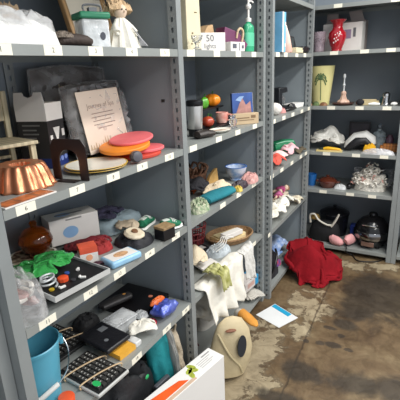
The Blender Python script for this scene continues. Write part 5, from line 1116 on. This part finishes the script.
# beyond the end post
b = B(); b.box(-.05, .06, -.05, .05, 0, .06)
one(b, 'storage_tub', mat('indigo_tub', S(50, 50, 96), .5), 'small indigo tub beyond the end post at the frame', 'tub', on(.85, 3.46, 'D5'), 0, bevel=.006)
NUDGE = {'bookend': (0.0, 0.003, 0.0), 'rag_doll': (0.0315, -0.0315, 0.0), 'duffel_bag': (0.0, -0.02, 0.0), 'bedding_bag': (0.003, 0.045, 0.0), 'bedding_bag.001': (0.015, 0.0, 0.0), 'plastic_bag.002': (0.0, -0.02, 0.0), 'electronics_tray': (-0.0159, 0.0189, 0.0), 'wicker_tray': (0.0042, 0.0042, 0.0), 'binder': (0.006, 0.0, 0.0), 'black_ball': (0.015, 0.0, 0.0), 'sports_bag': (0.0245, 0.0245, 0.0), 'storage_jar': (-0.003, 0.0, 0.0), 'amber_bowl': (0.0, -0.006, 0.0), 'small_carton': (0.0, -0.003, 0.0), 'tote_bag': (0.01, 0.003, 0.027), 'sanitizer_bottle': (0.0, 0.003, 0.0), 'mug': (0.0, -0.006, 0.0), 'felt_bag': (0.035, 0.0, 0.0), 'glass_bottle': (0.014, 0.014, 0.0), 'shoulder_bag': (0.0, 0.027, 0.0), 'bottle': (0.02, 0.0, 0.0), 'wicker_basket': (-0.006, 0.0, 0.0), 'gift_box': (0.035, 0.0, 0.0), 'brochure': (0.003, 0.0, 0.0), 'photo_card': (0.0, 0.055, 0.0), 'tool_set': (0.0, -0.006, 0.0), 'tissue_box': (0.0, 0.0, 0.02), 'cloth.002': (-0.023, 0.0, 0.0), 'cloth.003': (0.0, 0.01, 0.0), 'cloth.004': (0.0, -0.003, 0.027), 'cloth.005': (-0.0305, -0.0455, 0.0), 'cloth.007': (0.014, 0.014, 0.027), 'cloth.009': (0.055, 0.0, 0.0), 'cloth.012': (0.0, 0.0, 0.03), 'cloth.013': (0.0, 0.0, 0.03), 'cable': (0.0189, 0.0189, 0.0), 'folio': (0.0, -0.006, 0.0), 'picture_book': (0.0, 0.01, 0.0), 'book': (-0.045, 0.0, 0.0), 'cup': (-0.015, 0.0, 0.0), 'scalloped_plate': (-0.0117, -0.0231, 0.0), 'envelopes': (0.003, -0.003, 0.0), 'bedsheet_pack': (0.0, 0.02, 0.003), 'foam_disc.003': (0.0, 0.0, 0.003), 'folded_cloth': (0.0, -0.003, 0.0), 'slipper': (0.0, 0.015, 0.0), 'greeting_card': (-0.017, -0.051, 0.0), 'greeting_card.001': (0.0, 0.0, 0.02), 'greeting_card.002': (-0.0504, 0.0096, 0.015), 'jewellery_box': (0.0, 0.035, 0.0), 'knitted_bundle': (0.01, 0.0, 0.0), 'mesh_basket': (-0.015, 0.0, 0.0), 'napkin': (0.0, 0.0, 0.02), 'tissue_packet': (0.0385, 0.0385, 0.0), 'pillowcase': (0.0, 0.003, 0.0), 'plastic_bag.001': (0.0, 0.0, 0.006), 'plastic_bag.003': (0.003, 0.0, 0.0), 'plastic_wrap': (0.0, 0.006, 0.027), 'rucksack': (-0.0189, -0.0189, 0.0), 'shoe_bag': (-0.007, -0.007, 0.0), 'baby_shoe': (-0.0245, -0.0245, 0.0), 'baby_shoe.001': (0.0, 0.0, 0.01), 'wooden_box': (0.0245, -0.0245, 0.0), 'yarn': (0.0, -0.01, 0.0)}
for k_, v_ in NUDGE.items():
    COL.objects[k_].location = Vector(COL.objects[k_].location) + Vector(v_)
    BASE[k_] = BASE.get(k_, COL.objects[k_].location.z) + v_[2]
# ------------------------------------------------------------------ seat every thing on what carries it
bpy.context.view_layer.update()
def verts_z(o):
    lo = 1e9
    for q in [o] + list(o.children_recursive):
        if q.type == 'MESH':
            mw = q.matrix_world; lo = min(lo, min((mw @ v.co).z for v in q.data.vertices))
    return lo
for o in list(COL.objects):
    if o.parent is None and 'category' in o and o['category'] != 'shelving unit' and 'keep' not in o:
        o.location.z += max(0, BASE.get(o.name, o.location.z) - verts_z(o))
# ------------------------------------------------------------------ light
def area(name, loc, sx, sy, power, col=(1, .97, .92), rot=(0, 0, 0)):
    l = bpy.data.lights.new(name, 'AREA'); l.shape = 'RECTANGLE'; l.size = sx; l.size_y = sy; l.energy = power; l.color = col
    o = bpy.data.objects.new(name, l); COL.objects.link(o); o.location = loc; o.rotation_euler = rot; return o
area('tube_light', (1.15, 2.4, 2.75), .25, 2.6, 40)
area('tube_light', (2.5, 1.4, 2.75), .25, 3.8, 55)
w = bpy.data.worlds.new('room_air'); bpy.context.scene.world = w; w.use_nodes = True
w.node_tree.nodes['Background'].inputs[0].default_value = (.86, .92, 1, 1); w.node_tree.nodes['Background'].inputs[1].default_value = .5
vs = bpy.context.scene.view_settings
vs.view_transform = 'Standard'; vs.look = 'None'; vs.gamma = 1; vs.exposure = .7; vs.use_curve_mapping = False
